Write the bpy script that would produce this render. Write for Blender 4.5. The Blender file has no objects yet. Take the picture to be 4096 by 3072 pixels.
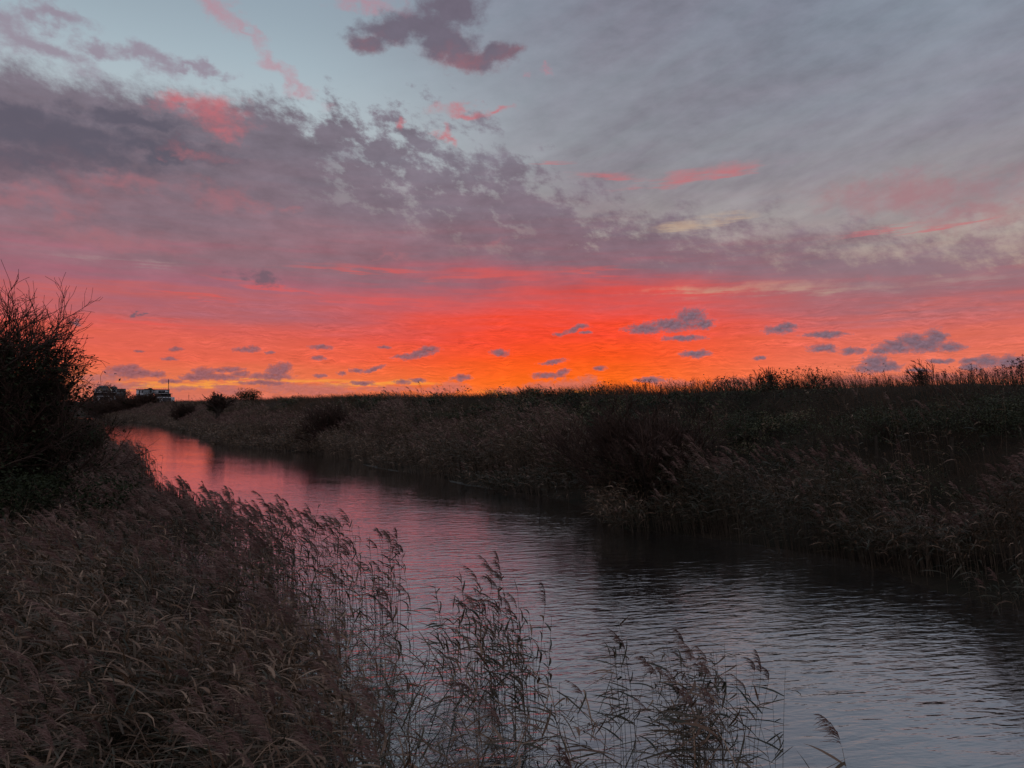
import bpy, math, random
import numpy as np

# ---------------------------------------------------------------- camera, world, sun
scene = bpy.context.scene
COL = scene.collection
F_PX, CX, CY = 2841.0, 2048.0, 1536.0          # focal length and centre in photograph pixels
PITCH = math.radians(1.38)
CAM_Z = 5.0

cam_data = bpy.data.cameras.new('camera')
cam_data.sensor_width = 36.0
cam_data.lens = F_PX / 4096.0 * 36.0
cam_data.clip_start = 0.1
cam_data.clip_end = 20000.0
cam = bpy.data.objects.new('camera', cam_data)
cam.location = (0, 0, CAM_Z)
cam.rotation_euler = (math.pi / 2 + PITCH, 0, 0)
COL.objects.link(cam)
scene.camera = cam

scene.view_settings.view_transform = 'Standard'
scene.view_settings.look = 'None'
scene.view_settings.exposure = 0.0
scene.view_settings.gamma = 1.0
scene.view_settings.use_curve_mapping = False
scene.render.engine = 'CYCLES'
scene.cycles.max_bounces = 6
scene.cycles.diffuse_bounces = 2
scene.cycles.glossy_bounces = 3
scene.cycles.transmission_bounces = 2
scene.cycles.transparent_max_bounces = 4
scene.cycles.use_denoising = True
scene.cycles.caustics_reflective = False
scene.cycles.caustics_refractive = False


def lin(c):
    out = []
    for v in c:
        v = v / 255.0
        out.append(v / 12.92 if v <= 0.04045 else ((v + 0.055) / 1.055) ** 2.4)
    return (out[0], out[1], out[2], 1.0)


def sky_dir(px, py):
    """direction of a photograph pixel as (azimuth, elevation) in degrees"""
    x, y, z = (px - CX) / F_PX, 1.0, (CY - py) / F_PX
    y2 = y * math.cos(PITCH) - z * math.sin(PITCH)
    z2 = y * math.sin(PITCH) + z * math.cos(PITCH)
    return math.degrees(math.atan2(x, y2)), math.degrees(math.atan2(z2, math.hypot(x, y2)))


world = bpy.data.worlds.new('World')
scene.world = world
world.use_nodes = True
WT = world.node_tree
WT.nodes.clear()


class S:
    """a node socket with arithmetic"""
    tree = WT

    def __init__(self, sock):
        self.s = sock

    def __add__(self, o): return math_node('ADD', self, o)
    def __radd__(self, o): return math_node('ADD', o, self)
    def __sub__(self, o): return math_node('SUBTRACT', self, o)
    def __rsub__(self, o): return math_node('SUBTRACT', o, self)
    def __mul__(self, o): return math_node('MULTIPLY', self, o)
    def __rmul__(self, o): return math_node('MULTIPLY', o, self)


def plug(sock, v):
    if isinstance(v, S):
        S.tree.links.new(v.s, sock)
    else:
        sock.default_value = v


def math_node(op, a, b=0.0, c=None, clamp=False):
    n = S.tree.nodes.new('ShaderNodeMath')
    n.operation = op
    n.use_clamp = clamp
    plug(n.inputs[0], a)
    plug(n.inputs[1], b)
    if c is not None:
        plug(n.inputs[2], c)
    return S(n.outputs[0])


def sstep(x, lo, hi, to0=0.0, to1=1.0):
    n = S.tree.nodes.new('ShaderNodeMapRange')
    n.interpolation_type = 'SMOOTHSTEP'
    plug(n.inputs[0], x)
    n.inputs[1].default_value, n.inputs[2].default_value = lo, hi
    n.inputs[3].default_value, n.inputs[4].default_value = to0, to1
    return S(n.outputs[0])


def lstep(x, lo, hi, to0=0.0, to1=1.0):
    n = S.tree.nodes.new('ShaderNodeMapRange')
    n.clamp = True
    plug(n.inputs[0], x)
    n.inputs[1].default_value, n.inputs[2].default_value = lo, hi
    n.inputs[3].default_value, n.inputs[4].default_value = to0, to1
    return S(n.outputs[0])


def vec(x, y, z=0.0):
    n = S.tree.nodes.new('ShaderNodeCombineXYZ')
    plug(n.inputs[0], x); plug(n.inputs[1], y); plug(n.inputs[2], z)
    return S(n.outputs[0])


def noise(v, scale=1.0, detail=4.0, rough=0.55, dims='2D', distort=0.0, lac=2.0):
    n = S.tree.nodes.new('ShaderNodeTexNoise')
    n.noise_dimensions = dims
    plug(n.inputs['Vector'], v)
    n.inputs['Scale'].default_value = scale
    n.inputs['Detail'].default_value = detail
    n.inputs['Roughness'].default_value = rough
    n.inputs['Lacunarity'].default_value = lac
    n.inputs['Distortion'].default_value = distort
    return S(n.outputs[0])


def ramp(x, stops, interp='LINEAR'):
    n = S.tree.nodes.new('ShaderNodeValToRGB')
    n.color_ramp.interpolation = interp
    el = n.color_ramp.elements
    while len(el) < len(stops):
        el.new(0.5)
    for e, (p, c) in zip(el, sorted(stops, key=lambda q: q[0])):
        e.position = p
        e.color = c
    plug(n.inputs[0], x)
    return S(n.outputs[0])


def mix(a, b, f, blend='MIX'):
    n = S.tree.nodes.new('ShaderNodeMix')
    n.data_type = 'RGBA'
    n.blend_type = blend
    n.clamp_factor = True
    plug(n.inputs[0], f); plug(n.inputs[6], a); plug(n.inputs[7], b)
    return S(n.outputs[2])


def scale_col(c, f):
    n = S.tree.nodes.new('ShaderNodeVectorMath')
    n.operation = 'SCALE'
    plug(n.inputs[0], c); plug(n.inputs['Scale'], f)
    return S(n.outputs[0])


def curve(x, pts, xlo, xhi, ylo, yhi):
    """piecewise curve through pts, as a grey colour ramp"""
    st = []
    for px, py in pts:
        g = (py - ylo) / (yhi - ylo)
        st.append(((px - xlo) / (xhi - xlo), (g, g, g, 1)))
    r = ramp(lstep(x, xlo, xhi), st)
    return lstep(r, 0.0, 1.0, ylo, yhi)


LAST = [None]


def chained(P):
    """the same vector, made to wait for the last finished value so the shader never holds many values at once"""
    if LAST[0] is None:
        return P
    n = S.tree.nodes.new('ShaderNodeVectorMath')
    n.operation = 'MULTIPLY_ADD'
    plug(n.inputs[0], LAST[0])
    n.inputs[1].default_value = (1e-9, 1e-9, 0.0)
    plug(n.inputs[2], P)
    return S(n.outputs[0])


def blobs(P, items, grow=1.0):
    """union of ellipses given in photograph pixels (cx, cy, rx, ry, tilt); returns 1 - smallest normalised distance"""
    acc = None
    Q = P
    for i, it in enumerate(items):
        if i % 12 == 0:
            if acc is not None:
                LAST[0] = acc
            Q = chained(P)
        cx, cy, rx, ry = it[:4]
        tilt = it[4] if len(it) > 4 else 0.0
        a, e = sky_dir(cx, cy)
        k = 0.5 * (sky_dir(cx + 1, cy)[0] - sky_dir(cx - 1, cy)[0])
        kv = 0.5 * (sky_dir(cx, cy - 1)[1] - sky_dir(cx, cy + 1)[1])
        m = S.tree.nodes.new('ShaderNodeMapping')
        m.vector_type = 'TEXTURE'
        plug(m.inputs['Vector'], Q)
        m.inputs['Location'].default_value = (a, e, 0)
        m.inputs['Rotation'].default_value = (0, 0, math.radians(tilt))
        m.inputs['Scale'].default_value = (rx * k * grow, ry * kv * grow, 1)
        v = S.tree.nodes.new('ShaderNodeVectorMath')
        v.operation = 'LENGTH'
        S.tree.links.new(m.outputs[0], v.inputs[0])
        d = S(v.outputs['Value'])
        acc = d if acc is None else math_node('MINIMUM', acc, d)
    LAST[0] = acc
    return 1.0 - acc


def pick(items, reg):
    """the blobs that can reach a region (az0, az1, el0, el1)"""
    a0, a1, e0, e1 = reg
    out = []
    for it in items:
        a, e = sky_dir(it[0], it[1])
        rx, ry = it[2] / 40.0, it[3] / 40.0
        m = (max(rx, ry) if len(it) > 4 else rx) * 1.7 + 2.0, (max(rx, ry) if len(it) > 4 else ry) * 1.7 + 1.5
        if a0 - m[0] < a < a1 + m[0] and e0 - m[1] < e < e1 + m[1]:
            out.append(it)
    return out


LILAC = [(150, 190, 300, 75, -6), (620, 240, 260, 58), (40, 100, 200, 130), (420, 195, 170, 50), (790, 268, 130, 34), (200, 60, 220, 60)]
DARK_BANK = [(260, 560, 560, 120), (90, 650, 320, 110), (640, 600, 330, 62), (60, 480, 330, 80), (520, 480, 260, 60)]
DULL_PINK = [(880, 785, 200, 55), (1010, 805, 90, 40), (480, 735, 240, 45, -4), (260, 860, 90, 40), (130, 790, 260, 45), (760, 610, 170, 30, -4),
             (1990, 965, 60, 26, 20), (1550, 1028, 80, 14, 6), (3500, 1112, 60, 22, 12), (3650, 780, 480, 100, -6), (3900, 860, 300, 60), (1150, 820, 60, 30), (420, 960, 340, 50)]
LONE = [(1800, 30, 160, 90), (1700, 100, 190, 85), (1560, 125, 140, 70), (1470, 165, 110, 60), (1790, 180, 150, 85), (1880, 240, 160, 62), (1980, 220, 110, 46, 8), (2040, 208, 60, 32, 10)]
PINK = [(850, 445, 150, 75), (890, 505, 120, 50), (740, 425, 140, 40), (1603, 503, 26, 32), (1776, 545, 40, 26, -30), (1870, 447, 130, 28), (2000, 440, 60, 20),
        (2000, 442, 50, 16)]
PINK_FAINT = [(870, 30, 220, 60, -28), (990, 115, 130, 40, -38), (1120, 290, 90, 46, -35), (1215, 345, 110, 40, -30), (1450, 10, 170, 44), (2160, 300, 40, 26)]
PINK_STREAK = [(2420, 703, 150, 20, -4), (2800, 694, 230, 26, 4), (2920, 682, 140, 24, 6), (2200, 655, 90, 12), (3780, 905, 260, 9, 5), (3500, 925, 200, 8, 5)]
PALE = [(640, 1046, 110, 12), (500, 1043, 260, 14), (2900, 1156, 360, 22), (3180, 1150, 250, 26), (3330, 1160, 120, 14), (2780, 905, 300, 20, 3), (2700, 900, 120, 14),
        (3790, 1128, 340, 20), (2950, 860, 160, 16)]
GOLD = [(1250, 1526, 330, 14), (800, 1534, 260, 12), (1560, 1532, 260, 12), (2160, 1568, 300, 16), (600, 1540, 220, 10), (1000, 1515, 200, 8)]
RED = [(1550, 1080, 330, 15, -2), (2000, 1095, 420, 26, 1), (1150, 1160, 320, 14, -8), (1650, 1205, 520, 26, -3), (600, 1290, 380, 12, -2), (2350, 1085, 260, 14), (800, 1180, 200, 10, -6)]
SCRAPS = [(1022, 1108, 85, 32), (320, 1277, 65, 18), (560, 1268, 30, 12)]
CUMULUS = [(2690, 1300, 120, 26), (2765, 1268, 64, 38), (2585, 1316, 86, 22), (2815, 1296, 50, 22), (2740, 1352, 90, 13), (2785, 1416, 62, 17),
           (3115, 1320, 66, 18), (3140, 1306, 34, 16), (3300, 1340, 92, 12), (3290, 1394, 62, 18), (3405, 1404, 52, 16),
           (3690, 1378, 100, 34), (3745, 1350, 52, 38), (3590, 1388, 86, 26), (3800, 1390, 62, 18), (3530, 1402, 52, 15), (3645, 1364, 64, 34),
           (3510, 1470, 90, 22), (3500, 1450, 58, 32), (3560, 1468, 52, 20), (3670, 1482, 52, 9), (3760, 1444, 62, 9), (3880, 1442, 52, 14), (3950, 1445, 70, 24),
           (4045, 1447, 76, 26), (3880, 1468, 46, 18), (2300, 1316, 54, 11, 20), (2328, 1304, 28, 12), (2236, 1338, 24, 9), (3040, 1433, 34, 10), (2340, 1330, 24, 8),
           (1680, 1414, 86, 15, 14), (1725, 1396, 40, 15), (1615, 1428, 40, 10), (1280, 1388, 46, 11), (1276, 1434, 32, 8), (985, 1400, 56, 11), (1012, 1393, 28, 10),
           (680, 1436, 34, 8), (702, 1398, 30, 9), (1110, 1484, 58, 24), (1085, 1506, 100, 16), (1135, 1470, 38, 22), (1050, 1532, 106, 9), (2000, 1410, 40, 14),
           (480, 1480, 62, 22), (560, 1494, 110, 18), (520, 1472, 52, 18), (620, 1496, 56, 15), (860, 1508, 130, 14), (812, 1492, 50, 22), (770, 1507, 50, 17), (965, 1497, 44, 13),
           (930, 1477, 50, 10), (880, 1482, 40, 8), (680, 1525, 52, 9), (1490, 1478, 50, 10, 18), (1430, 1482, 34, 10), (1370, 1492, 24, 8), (1282, 1503, 28, 8),
           (1450, 1532, 52, 9), (1610, 1527, 40, 11), (1668, 1522, 34, 9), (2210, 1448, 58, 9, 8), (2180, 1503, 60, 15), (2245, 1493, 34, 15, 20), (2400, 1475, 30, 9),
           (1850, 1512, 40, 13), (2600, 1520, 58, 13), (1530, 1390, 28, 7), (1080, 1410, 22, 7), (560, 1406, 26, 6)]
FAR_CUMULUS = [(2290, 1540, 90, 24), (2350, 1528, 40, 22), (2190, 1550, 100, 24), (2070, 1562, 90, 13), (2700, 1534, 100, 15), (2950, 1536, 100, 24), (3400, 1530, 140, 22),
               (1810, 1548, 54, 22), (1750, 1560, 90, 16), (470, 1545, 140, 14), (400, 1512, 90, 16), (730, 1552, 80, 10), (890, 1548, 54, 9), (920, 1564, 76, 15), (1200, 1554, 150, 16),
               (1130, 1548, 76, 14), (1330, 1550, 76, 15), (1280, 1566, 140, 12), (1580, 1556, 130, 12), (4020, 1490, 160, 24), (3700, 1510, 170, 17)]


def build_sky():
    class R:
        """the direction looked at, inside the node tree being built"""
    r = R()

    def begin(tree):
        S.tree = tree
        tc = tree.nodes.new('ShaderNodeTexCoord')
        sep = tree.nodes.new('ShaderNodeSeparateXYZ')
        tree.links.new(tc.outputs['Generated'], sep.inputs[0])
        r.dx, r.dy, r.dz = S(sep.outputs[0]), S(sep.outputs[1]), S(sep.outputs[2])
        r.az = math_node('ARCTAN2', r.dx, r.dy) * 57.29578
        r.el = math_node('ARCSINE', r.dz) * 57.29578
        r.absaz = math_node('ABSOLUTE', r.az)

    def group(name, fn):
        g = bpy.data.node_groups.new(name, 'ShaderNodeTree')
        g.interface.new_socket('Background', in_out='OUTPUT', socket_type='NodeSocketShader')
        begin(g)
        sh = fn()
        o = g.nodes.new('NodeGroupOutput')
        g.links.new(sh.s, o.inputs[0])
        return g

    def use(g):
        n = WT.nodes.new('ShaderNodeGroup')
        n.node_tree = g
        return S(n.outputs[0])

    def background(c):
        bg = S.tree.nodes.new('ShaderNodeBackground')
        plug(bg.inputs['Color'], c)
        bg.inputs['Strength'].default_value = 1.0
        return S(bg.outputs[0])

    def choose(a, b, f):
        n = S.tree.nodes.new('ShaderNodeMixShader')
        plug(n.inputs[0], f)
        S.tree.links.new(a.s, n.inputs[1]); S.tree.links.new(b.s, n.inputs[2])
        return S(n.outputs[0])

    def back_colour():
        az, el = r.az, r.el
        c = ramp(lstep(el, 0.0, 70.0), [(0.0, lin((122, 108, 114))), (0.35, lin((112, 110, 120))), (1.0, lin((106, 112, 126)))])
        lift = math_node('MAXIMUM', sstep(r.absaz, 48.0, 110.0), sstep(el, 34.0, 62.0))      # unseen sky overhead and behind, brightness added to light reeds and water
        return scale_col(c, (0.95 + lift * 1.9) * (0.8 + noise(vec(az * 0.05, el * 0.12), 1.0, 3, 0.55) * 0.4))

    def front(reg):
        a0, a1, e0, e1 = reg
        dx, dy, dz, az, el, absaz = r.dx, r.dy, r.dz, r.az, r.el, r.absaz
        low, high = e0 < 5.0, e1 > 20.0
        LAST[0] = None
        zz = math_node('MAXIMUM', dz, 0.0) + 0.07
        plane = vec(math_node('DIVIDE', dx, zz), math_node('DIVIDE', dy, zz))
        warp = noise(vec(az * 0.33, el * 0.5), 1.0, 4, 0.6)
        warp2 = noise(vec(az * 0.33 + 31.7, el * 0.5 + 9.1), 1.0, 4, 0.6)
        n_streak = noise(vec(az * 0.045, el * 0.55), 1.0, 4, 0.55)
        n_thin = noise(vec(az * 0.20, el * 2.4), 1.0, 4, 0.6)
        n_fine = noise(vec(az * 0.32, el * 0.75), 1.0, 5, 0.62)

        # the elevation lookup is disturbed so that the colour bands tear into streaks
        shake = (n_streak - 0.5) * sstep(el, 1.5, 9.0, 0.6, 6.5) + (n_thin - 0.5) * sstep(el, 2.0, 9.0, 0.5, 2.4)
        T = lstep(el + shake, 0.0, 40.0)

        def col_ramp(stops):
            return ramp(T, [(min(max(e / 40.0, 0.0), 1.0), lin(c)) for e, c in stops])
        left = col_ramp([(0.0, (205, 112, 95)), (1.6, (228, 118, 80)), (3.2, (230, 102, 78)), (5.0, (216, 97, 86)), (6.8, (184, 100, 104)),
                         (8.6, (164, 104, 118)), (11.0, (144, 110, 120)), (14.0, (132, 111, 122)), (19.0, (122, 113, 125)),
                         (26.0, (128, 121, 134)), (40.0, (112, 112, 130))])
        mid = col_ramp([(0.0, (242, 122, 62)), (1.5, (252, 106, 28)), (3.4, (250, 84, 32)), (5.4, (244, 74, 48)), (7.2, (228, 82, 74)),
                        (8.8, (198, 90, 92)), (10.2, (160, 97, 108)), (12.0, (138, 106, 117)), (15.0, (129, 113, 125)), (20.0, (124, 118, 130)),
                        (27.0, (130, 124, 138)), (40.0, (112, 114, 132))])
        right = col_ramp([(0.0, (226, 126, 98)), (2.0, (230, 120, 92)), (4.0, (224, 110, 90)), (5.2, (206, 106, 100)), (6.6, (168, 106, 112)),
                          (9.0, (146, 114, 122)), (12.0, (136, 118, 128)), (16.0, (130, 118, 131)), (21.0, (127, 124, 138)), (26.0, (122, 126, 141)),
                          (40.0, (108, 114, 132))])
        c = left if a1 < -20 else mix(left, mid, sstep(az, -21.0, 2.0))
        if a1 > 7:
            c = mix(c, right, sstep(az, 7.0, 29.0))
        if not high:
            n_rip = noise(vec(az * 0.8, el * 7.0 + (warp - 0.5) * 6.0), 1.0, 5, 0.66)
            rip_f = sstep(el, 9.5, 4.5) * sstep(az, -38.0, -12.0, 0.4, 1.0)
            c = scale_col(c, 1.0 + (n_rip - 0.5) * rip_f * sstep(n_fine, 0.32, 0.66, 0.25, 1.15) + (n_thin - 0.5) * rip_f * 0.35)
        n_deck = noise(plane, 1.1, 4, 0.58)
        c = scale_col(c, 1.0 + (n_deck - 0.5) * sstep(el, 5.0, 14.0, 0.05, 0.4) + (n_fine - 0.5) * sstep(el, 5.0, 13.0, 0.1, 0.55))

        if high:
            blue = ramp(lstep(el, 8.0, 60.0), [(0.0, lin((206, 186, 152))), (0.10, lin((192, 190, 180))), (0.2, lin((172, 182, 186))),
                                               (0.32, lin((156, 172, 182))), (0.42, lin((144, 160, 174))), (1.0, lin((96, 116, 146)))])
            nish = S.tree.nodes.new('ShaderNodeTexSky')
            nish.sky_type = 'NISHITA'
            nish.sun_disc = False
            nish.sun_elevation = math.radians(1.5)
            nish.sun_rotation = math.radians(4.0)
            blue = mix(blue, scale_col(S(nish.outputs[0]), 0.05), 0.12, 'ADD')
            pts = [(-60, 24.5)] + [sky_dir(px, py) for px, py in ((0, 275), (400, 345), (1000, 410), (1500, 500), (1900, 610), (2150, 730), (2350, 850),
                                                                  (2650, 910), (3100, 950), (3600, 975), (4096, 985))] + [(60, 12)]
            edge = curve(az, pts, -60, 60, 0, 40)
            mott = noise(vec(az * 0.42 + el * 0.2, el * 0.62), 1.0, 6, 0.66)
            openness = (el - edge) + (mott - 0.5) * sstep(az, -24.0, -6.0, 3.6, 15.0) * sstep(az, 4.0, 14.0, 1.0, 0.6)
            clear = sstep(openness * lstep(az, -22.0, -6.0, 2.0, 1.0), -1.9, 2.4)
            blue = scale_col(blue, 1.0 + sstep(el - edge, 7.0, 0.5) * 0.14)
            if a0 < 6:
                fleck = sstep(mott, 0.50, 0.68) * sstep(el - edge, -9.5, -1.0) * sstep(az, -20.0, -9.0) * sstep(az, 5.5, -2.0) * 0.6
                clear = math_node('MAXIMUM', clear, fleck)
            if a1 > -19:
                streak = noise(vec(az * 0.10 - el * 0.06, el * 0.34 - az * 0.10), 1.0, 6, 0.6)
                veil = sstep(az, -19.0, 10.0) * sstep(streak, 0.26, 0.74, 0.76, 0.99) * sstep(el, 8.0, 17.0, 0.75, 1.0)
                clear = clear * (1.0 - veil * 0.86)
            c = mix(c, blue, clear)

        soft = vec(az + (warp - 0.5) * 5.0, el + (warp2 - 0.5) * 3.2)
        puff = noise(vec(az * 0.6, el * 0.9), 1.0, 5, 0.64)
        sunw = sstep(az, -30.0, 0.0) * sstep(az, 40.0, 8.0)

        def layer(c, items, P, n, amp, lo, hi, op, colour):
            it = pick(items, reg)
            if not it:
                return c
            return mix(c, colour, sstep(blobs(P, it) + (n - 0.5) * amp, lo, hi, 0.0, op))
        c = layer(c, LILAC, soft, puff, 1.3, -0.15, 0.95, 0.8, lin((146, 130, 146)))
        c = layer(c, DARK_BANK, soft, puff, 1.1, -0.25, 0.75, 0.86, mix(lin((92, 89, 103)), lin((114, 95, 106)), sstep(el + (warp - 0.5) * 5, 17.2, 13.2)))
        c = layer(c, DULL_PINK, soft, puff, 1.3, -0.25, 1.2, 0.6, lin((168, 110, 118)))
        lone_p = vec(az + (warp - 0.5) * 1.6, el + (warp2 - 0.5) * 1.4)
        lone = mix(lin((150, 100, 110)), lin((108, 99, 114)), sstep(el + (warp - 0.5) * 5.0 + (puff - 0.5) * 4.0, 23.4, 27.6))
        c = layer(c, LONE, lone_p, puff, 1.15, -0.15, 0.6, 0.92, scale_col(lone, 0.86 + puff * 0.28))
        c = layer(c, PINK, soft, puff + (n_fine - 0.5) * 0.5, 1.3, -0.35, 1.35, 0.8, lin((200, 108, 115)))
        c = layer(c, PINK_FAINT, soft, puff, 1.3, -0.3, 1.2, 0.55, lin((190, 124, 138)))
        c = layer(c, PINK_STREAK, vec(az + (warp - 0.5) * 3.0, el + (n_thin - 0.5) * 1.4), n_thin + (n_fine - 0.5) * 1.2, 1.6, -0.3, 1.3, 0.7, lin((198, 110, 115)))
        sv = vec(az + (warp - 0.5) * 4.0, el + (n_thin - 0.5) * 1.4)
        c = layer(c, PALE, sv, n_fine + (n_thin - 0.5) * 0.6, 2.4, -0.2, 1.5, 0.55, mix(lin((168, 142, 142)), lin((206, 176, 142)), sunw))
        c = layer(c, GOLD, sv, n_thin, 2.0, -0.1, 1.0, 0.75, lin((248, 164, 66)))
        c = layer(c, RED, sv, n_thin, 1.8, -0.3, 1.4, 0.6, lin((234, 88, 78)))
        c = layer(c, SCRAPS, soft, puff, 1.0, -0.1, 0.8, 0.85, lin((114, 94, 106)))
        if low:
            wl = noise(vec(az * 0.9, el * 1.3), 1.0, 4, 0.62)
            wl2 = noise(vec(az * 0.9 + 17.0, el * 1.3 + 5.0), 1.0, 4, 0.62)
            cum = vec(az + (wl - 0.5) * 0.8, el + (wl2 - 0.5) * 0.42)
            fluff = noise(vec(az * 2.5, el * 3.4), 1.0, 5, 0.66)
            fluff_up = noise(vec(az * 2.5 - 0.1, el * 3.4 + 0.45), 1.0, 3, 0.64)
            relief = (fluff - fluff_up)
            near = mix(mix(lin((150, 96, 102)), lin((138, 97, 106)), sunw), lin((122, 101, 114)), sstep(az, 4.0, 14.0))
            near = scale_col(near, 0.98 + relief * 0.9)
            far = scale_col(mix(lin((174, 108, 106)), lin((206, 112, 94)), sunw), 1.0 + relief * 0.5)
            it = pick(FAR_CUMULUS, reg)
            if it:
                f = blobs(cum, it, 1.25) + (fluff - 0.5) * 1.5 + (n_fine - 0.5) * 0.6
                c = mix(c, far, sstep(f, -0.1, 0.35, 0.0, 0.5) + sstep(f, 0.15, 0.8, 0.0, 0.35))
            it = pick(CUMULUS, reg)
            if it:
                f = blobs(cum, it, 1.12) + (fluff - 0.5) * 1.25 + (n_fine - 0.5) * 0.4
                c = mix(c, scale_col(c, 1.2), sstep(f, -0.25, 0.05) * sunw * 0.6)
                c = mix(c, near, sstep(f, -0.12, 0.3, 0.0, 0.6) + sstep(f, 0.12, 0.75, 0.0, 0.36))
            c = mix(c, (0.02, 0.018, 0.018, 1.0), sstep(el, -0.4, -3.0))
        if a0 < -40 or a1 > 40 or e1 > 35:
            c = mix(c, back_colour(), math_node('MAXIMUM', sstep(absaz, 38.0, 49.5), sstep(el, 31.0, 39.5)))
        return background(c)

    EL1 = 8.5
    lows = [-50, -26, -13, -2, 8, 19, 50]
    highs = [-50, -20, -8, 6, 50]
    low_g = [group('sky_low', lambda: front((lows[k], lows[k + 1], -5, EL1))) for k in range(len(lows) - 1)]
    high_g = [group('sky_high', lambda: front((highs[k], highs[k + 1], EL1, 40))) for k in range(len(highs) - 1)]
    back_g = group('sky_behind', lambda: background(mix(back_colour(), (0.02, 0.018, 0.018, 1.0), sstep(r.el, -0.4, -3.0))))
    begin(WT)

    def sectors(cuts, groups):
        def tree(lo, hi):
            if hi - lo == 1:
                return use(groups[lo])
            m = (lo + hi) // 2
            return choose(tree(lo, m), tree(m, hi), math_node('GREATER_THAN', r.az, float(cuts[m])))
        return tree(0, len(groups))
    front_sh = choose(sectors(lows, low_g), sectors(highs, high_g), math_node('GREATER_THAN', r.el, EL1))
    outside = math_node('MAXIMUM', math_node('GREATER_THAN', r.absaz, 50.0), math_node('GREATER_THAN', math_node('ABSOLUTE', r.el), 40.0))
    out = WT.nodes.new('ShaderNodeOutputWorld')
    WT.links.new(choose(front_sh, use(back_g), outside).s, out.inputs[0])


build_sky()
world.cycles.sampling_method = 'NONE'          # an even sky without a disc needs no importance map

SUN_AZ, SUN_EL = math.radians(4.0), math.radians(1.5)
sun_data = bpy.data.lights.new('sun', 'SUN')
sun_data.energy = 0.08
sun_data.angle = math.radians(10.0)
sun_data.color = (1.0, 0.36, 0.14)
sun = bpy.data.objects.new('sun', sun_data)
sun.rotation_euler = (math.pi / 2 - SUN_EL, 0, math.pi - SUN_AZ)      # the light comes from ahead, low over the bank
COL.objects.link(sun)

# ---------------------------------------------------------------- helpers
RNG = np.random.default_rng(11)
U = np.array([-math.sin(math.radians(35)), math.cos(math.radians(35))])      # along the canal
NV = np.array([U[1], -U[0]])                                                  # across it, to the right
WIND = np.array([-0.97, -0.2, 0.0])

NR_S = [-80, 0, 6.9, 9.3, 12.2, 15.5, 18.9, 20.3, 23, 28.0, 33.2, 39.3, 49.0, 58, 66.1, 72.8, 87.7, 108, 133.9, 160, 182.8, 222, 250, 285]
NR_N = [19.3, 19.3, 19.5, 19.8, 21.5, 21.0, 20.2, 19.2, 20.8, 22.5, 22.4, 22.5, 22.4, 23.0, 24.0, 21.3, 19.7, 22, 24.0, 24, 23.6, 21.5, 16, 8]
NL_S = [-80, 0, 4, 8, 12.9, 18.5, 24.6, 31.5, 38, 48, 72, 102, 140, 191, 222, 250, 285]
NL_N = [10, 9.2, 8.5, 8.0, 7.5, 7.3, 6.5, 5.4, 5.8, 7.6, 8.8, 10.2, 13, 17, 15, 8, 0]


def nr(s): return np.interp(s, NR_S, NR_N)
def nl(s): return np.interp(s, NL_S, NL_N)


def to_sn(x, y):
    return x * U[0] + y * U[1], x * NV[0] + y * NV[1]


def to_xy(s, n):
    return s * U[0] + n * NV[0], s * U[1] + n * NV[1]


def hash2(ix, iy, seed):
    h = (ix.astype(np.int64) * 374761393 + iy.astype(np.int64) * 668265263 + seed * 144665) & 0x7fffffff
    h = ((h ^ (h >> 13)) * 1274126177) & 0x7fffffff
    return ((h ^ (h >> 16)) & 0xffff) / 65535.0


def vnoise(x, y, seed=0):
    x, y = np.asarray(x, float), np.asarray(y, float)
    ix, iy = np.floor(x), np.floor(y)
    fx, fy = x - ix, y - iy
    fx, fy = fx * fx * (3 - 2 * fx), fy * fy * (3 - 2 * fy)
    a, b = hash2(ix, iy, seed), hash2(ix + 1, iy, seed)
    c, d = hash2(ix, iy + 1, seed), hash2(ix + 1, iy + 1, seed)
    return (a * (1 - fx) + b * fx) * (1 - fy) + (c * (1 - fx) + d * fx) * fy


def fbm(x, y, seed=0, octaves=3):
    t, amp, tot = 0.0, 1.0, 0.0
    for k in range(octaves):
        t = t + amp * vnoise(x * 2 ** k, y * 2 ** k, seed + k)
        tot += amp
        amp *= 0.5
    return t / tot


def ease(x, a, b):
    t = np.clip((x - a) / (b - a), 0, 1)
    return t * t * (3 - 2 * t)


def crest(s):
    return np.interp(s, [-80, 5, 12, 24, 36, 55, 78, 110, 141, 205, 300, 2000], [5.85, 5.82, 5.75, 5.62, 5.40, 5.26, 5.12, 4.95, 4.75, 4.2, 3.4, 1.2])


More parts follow.
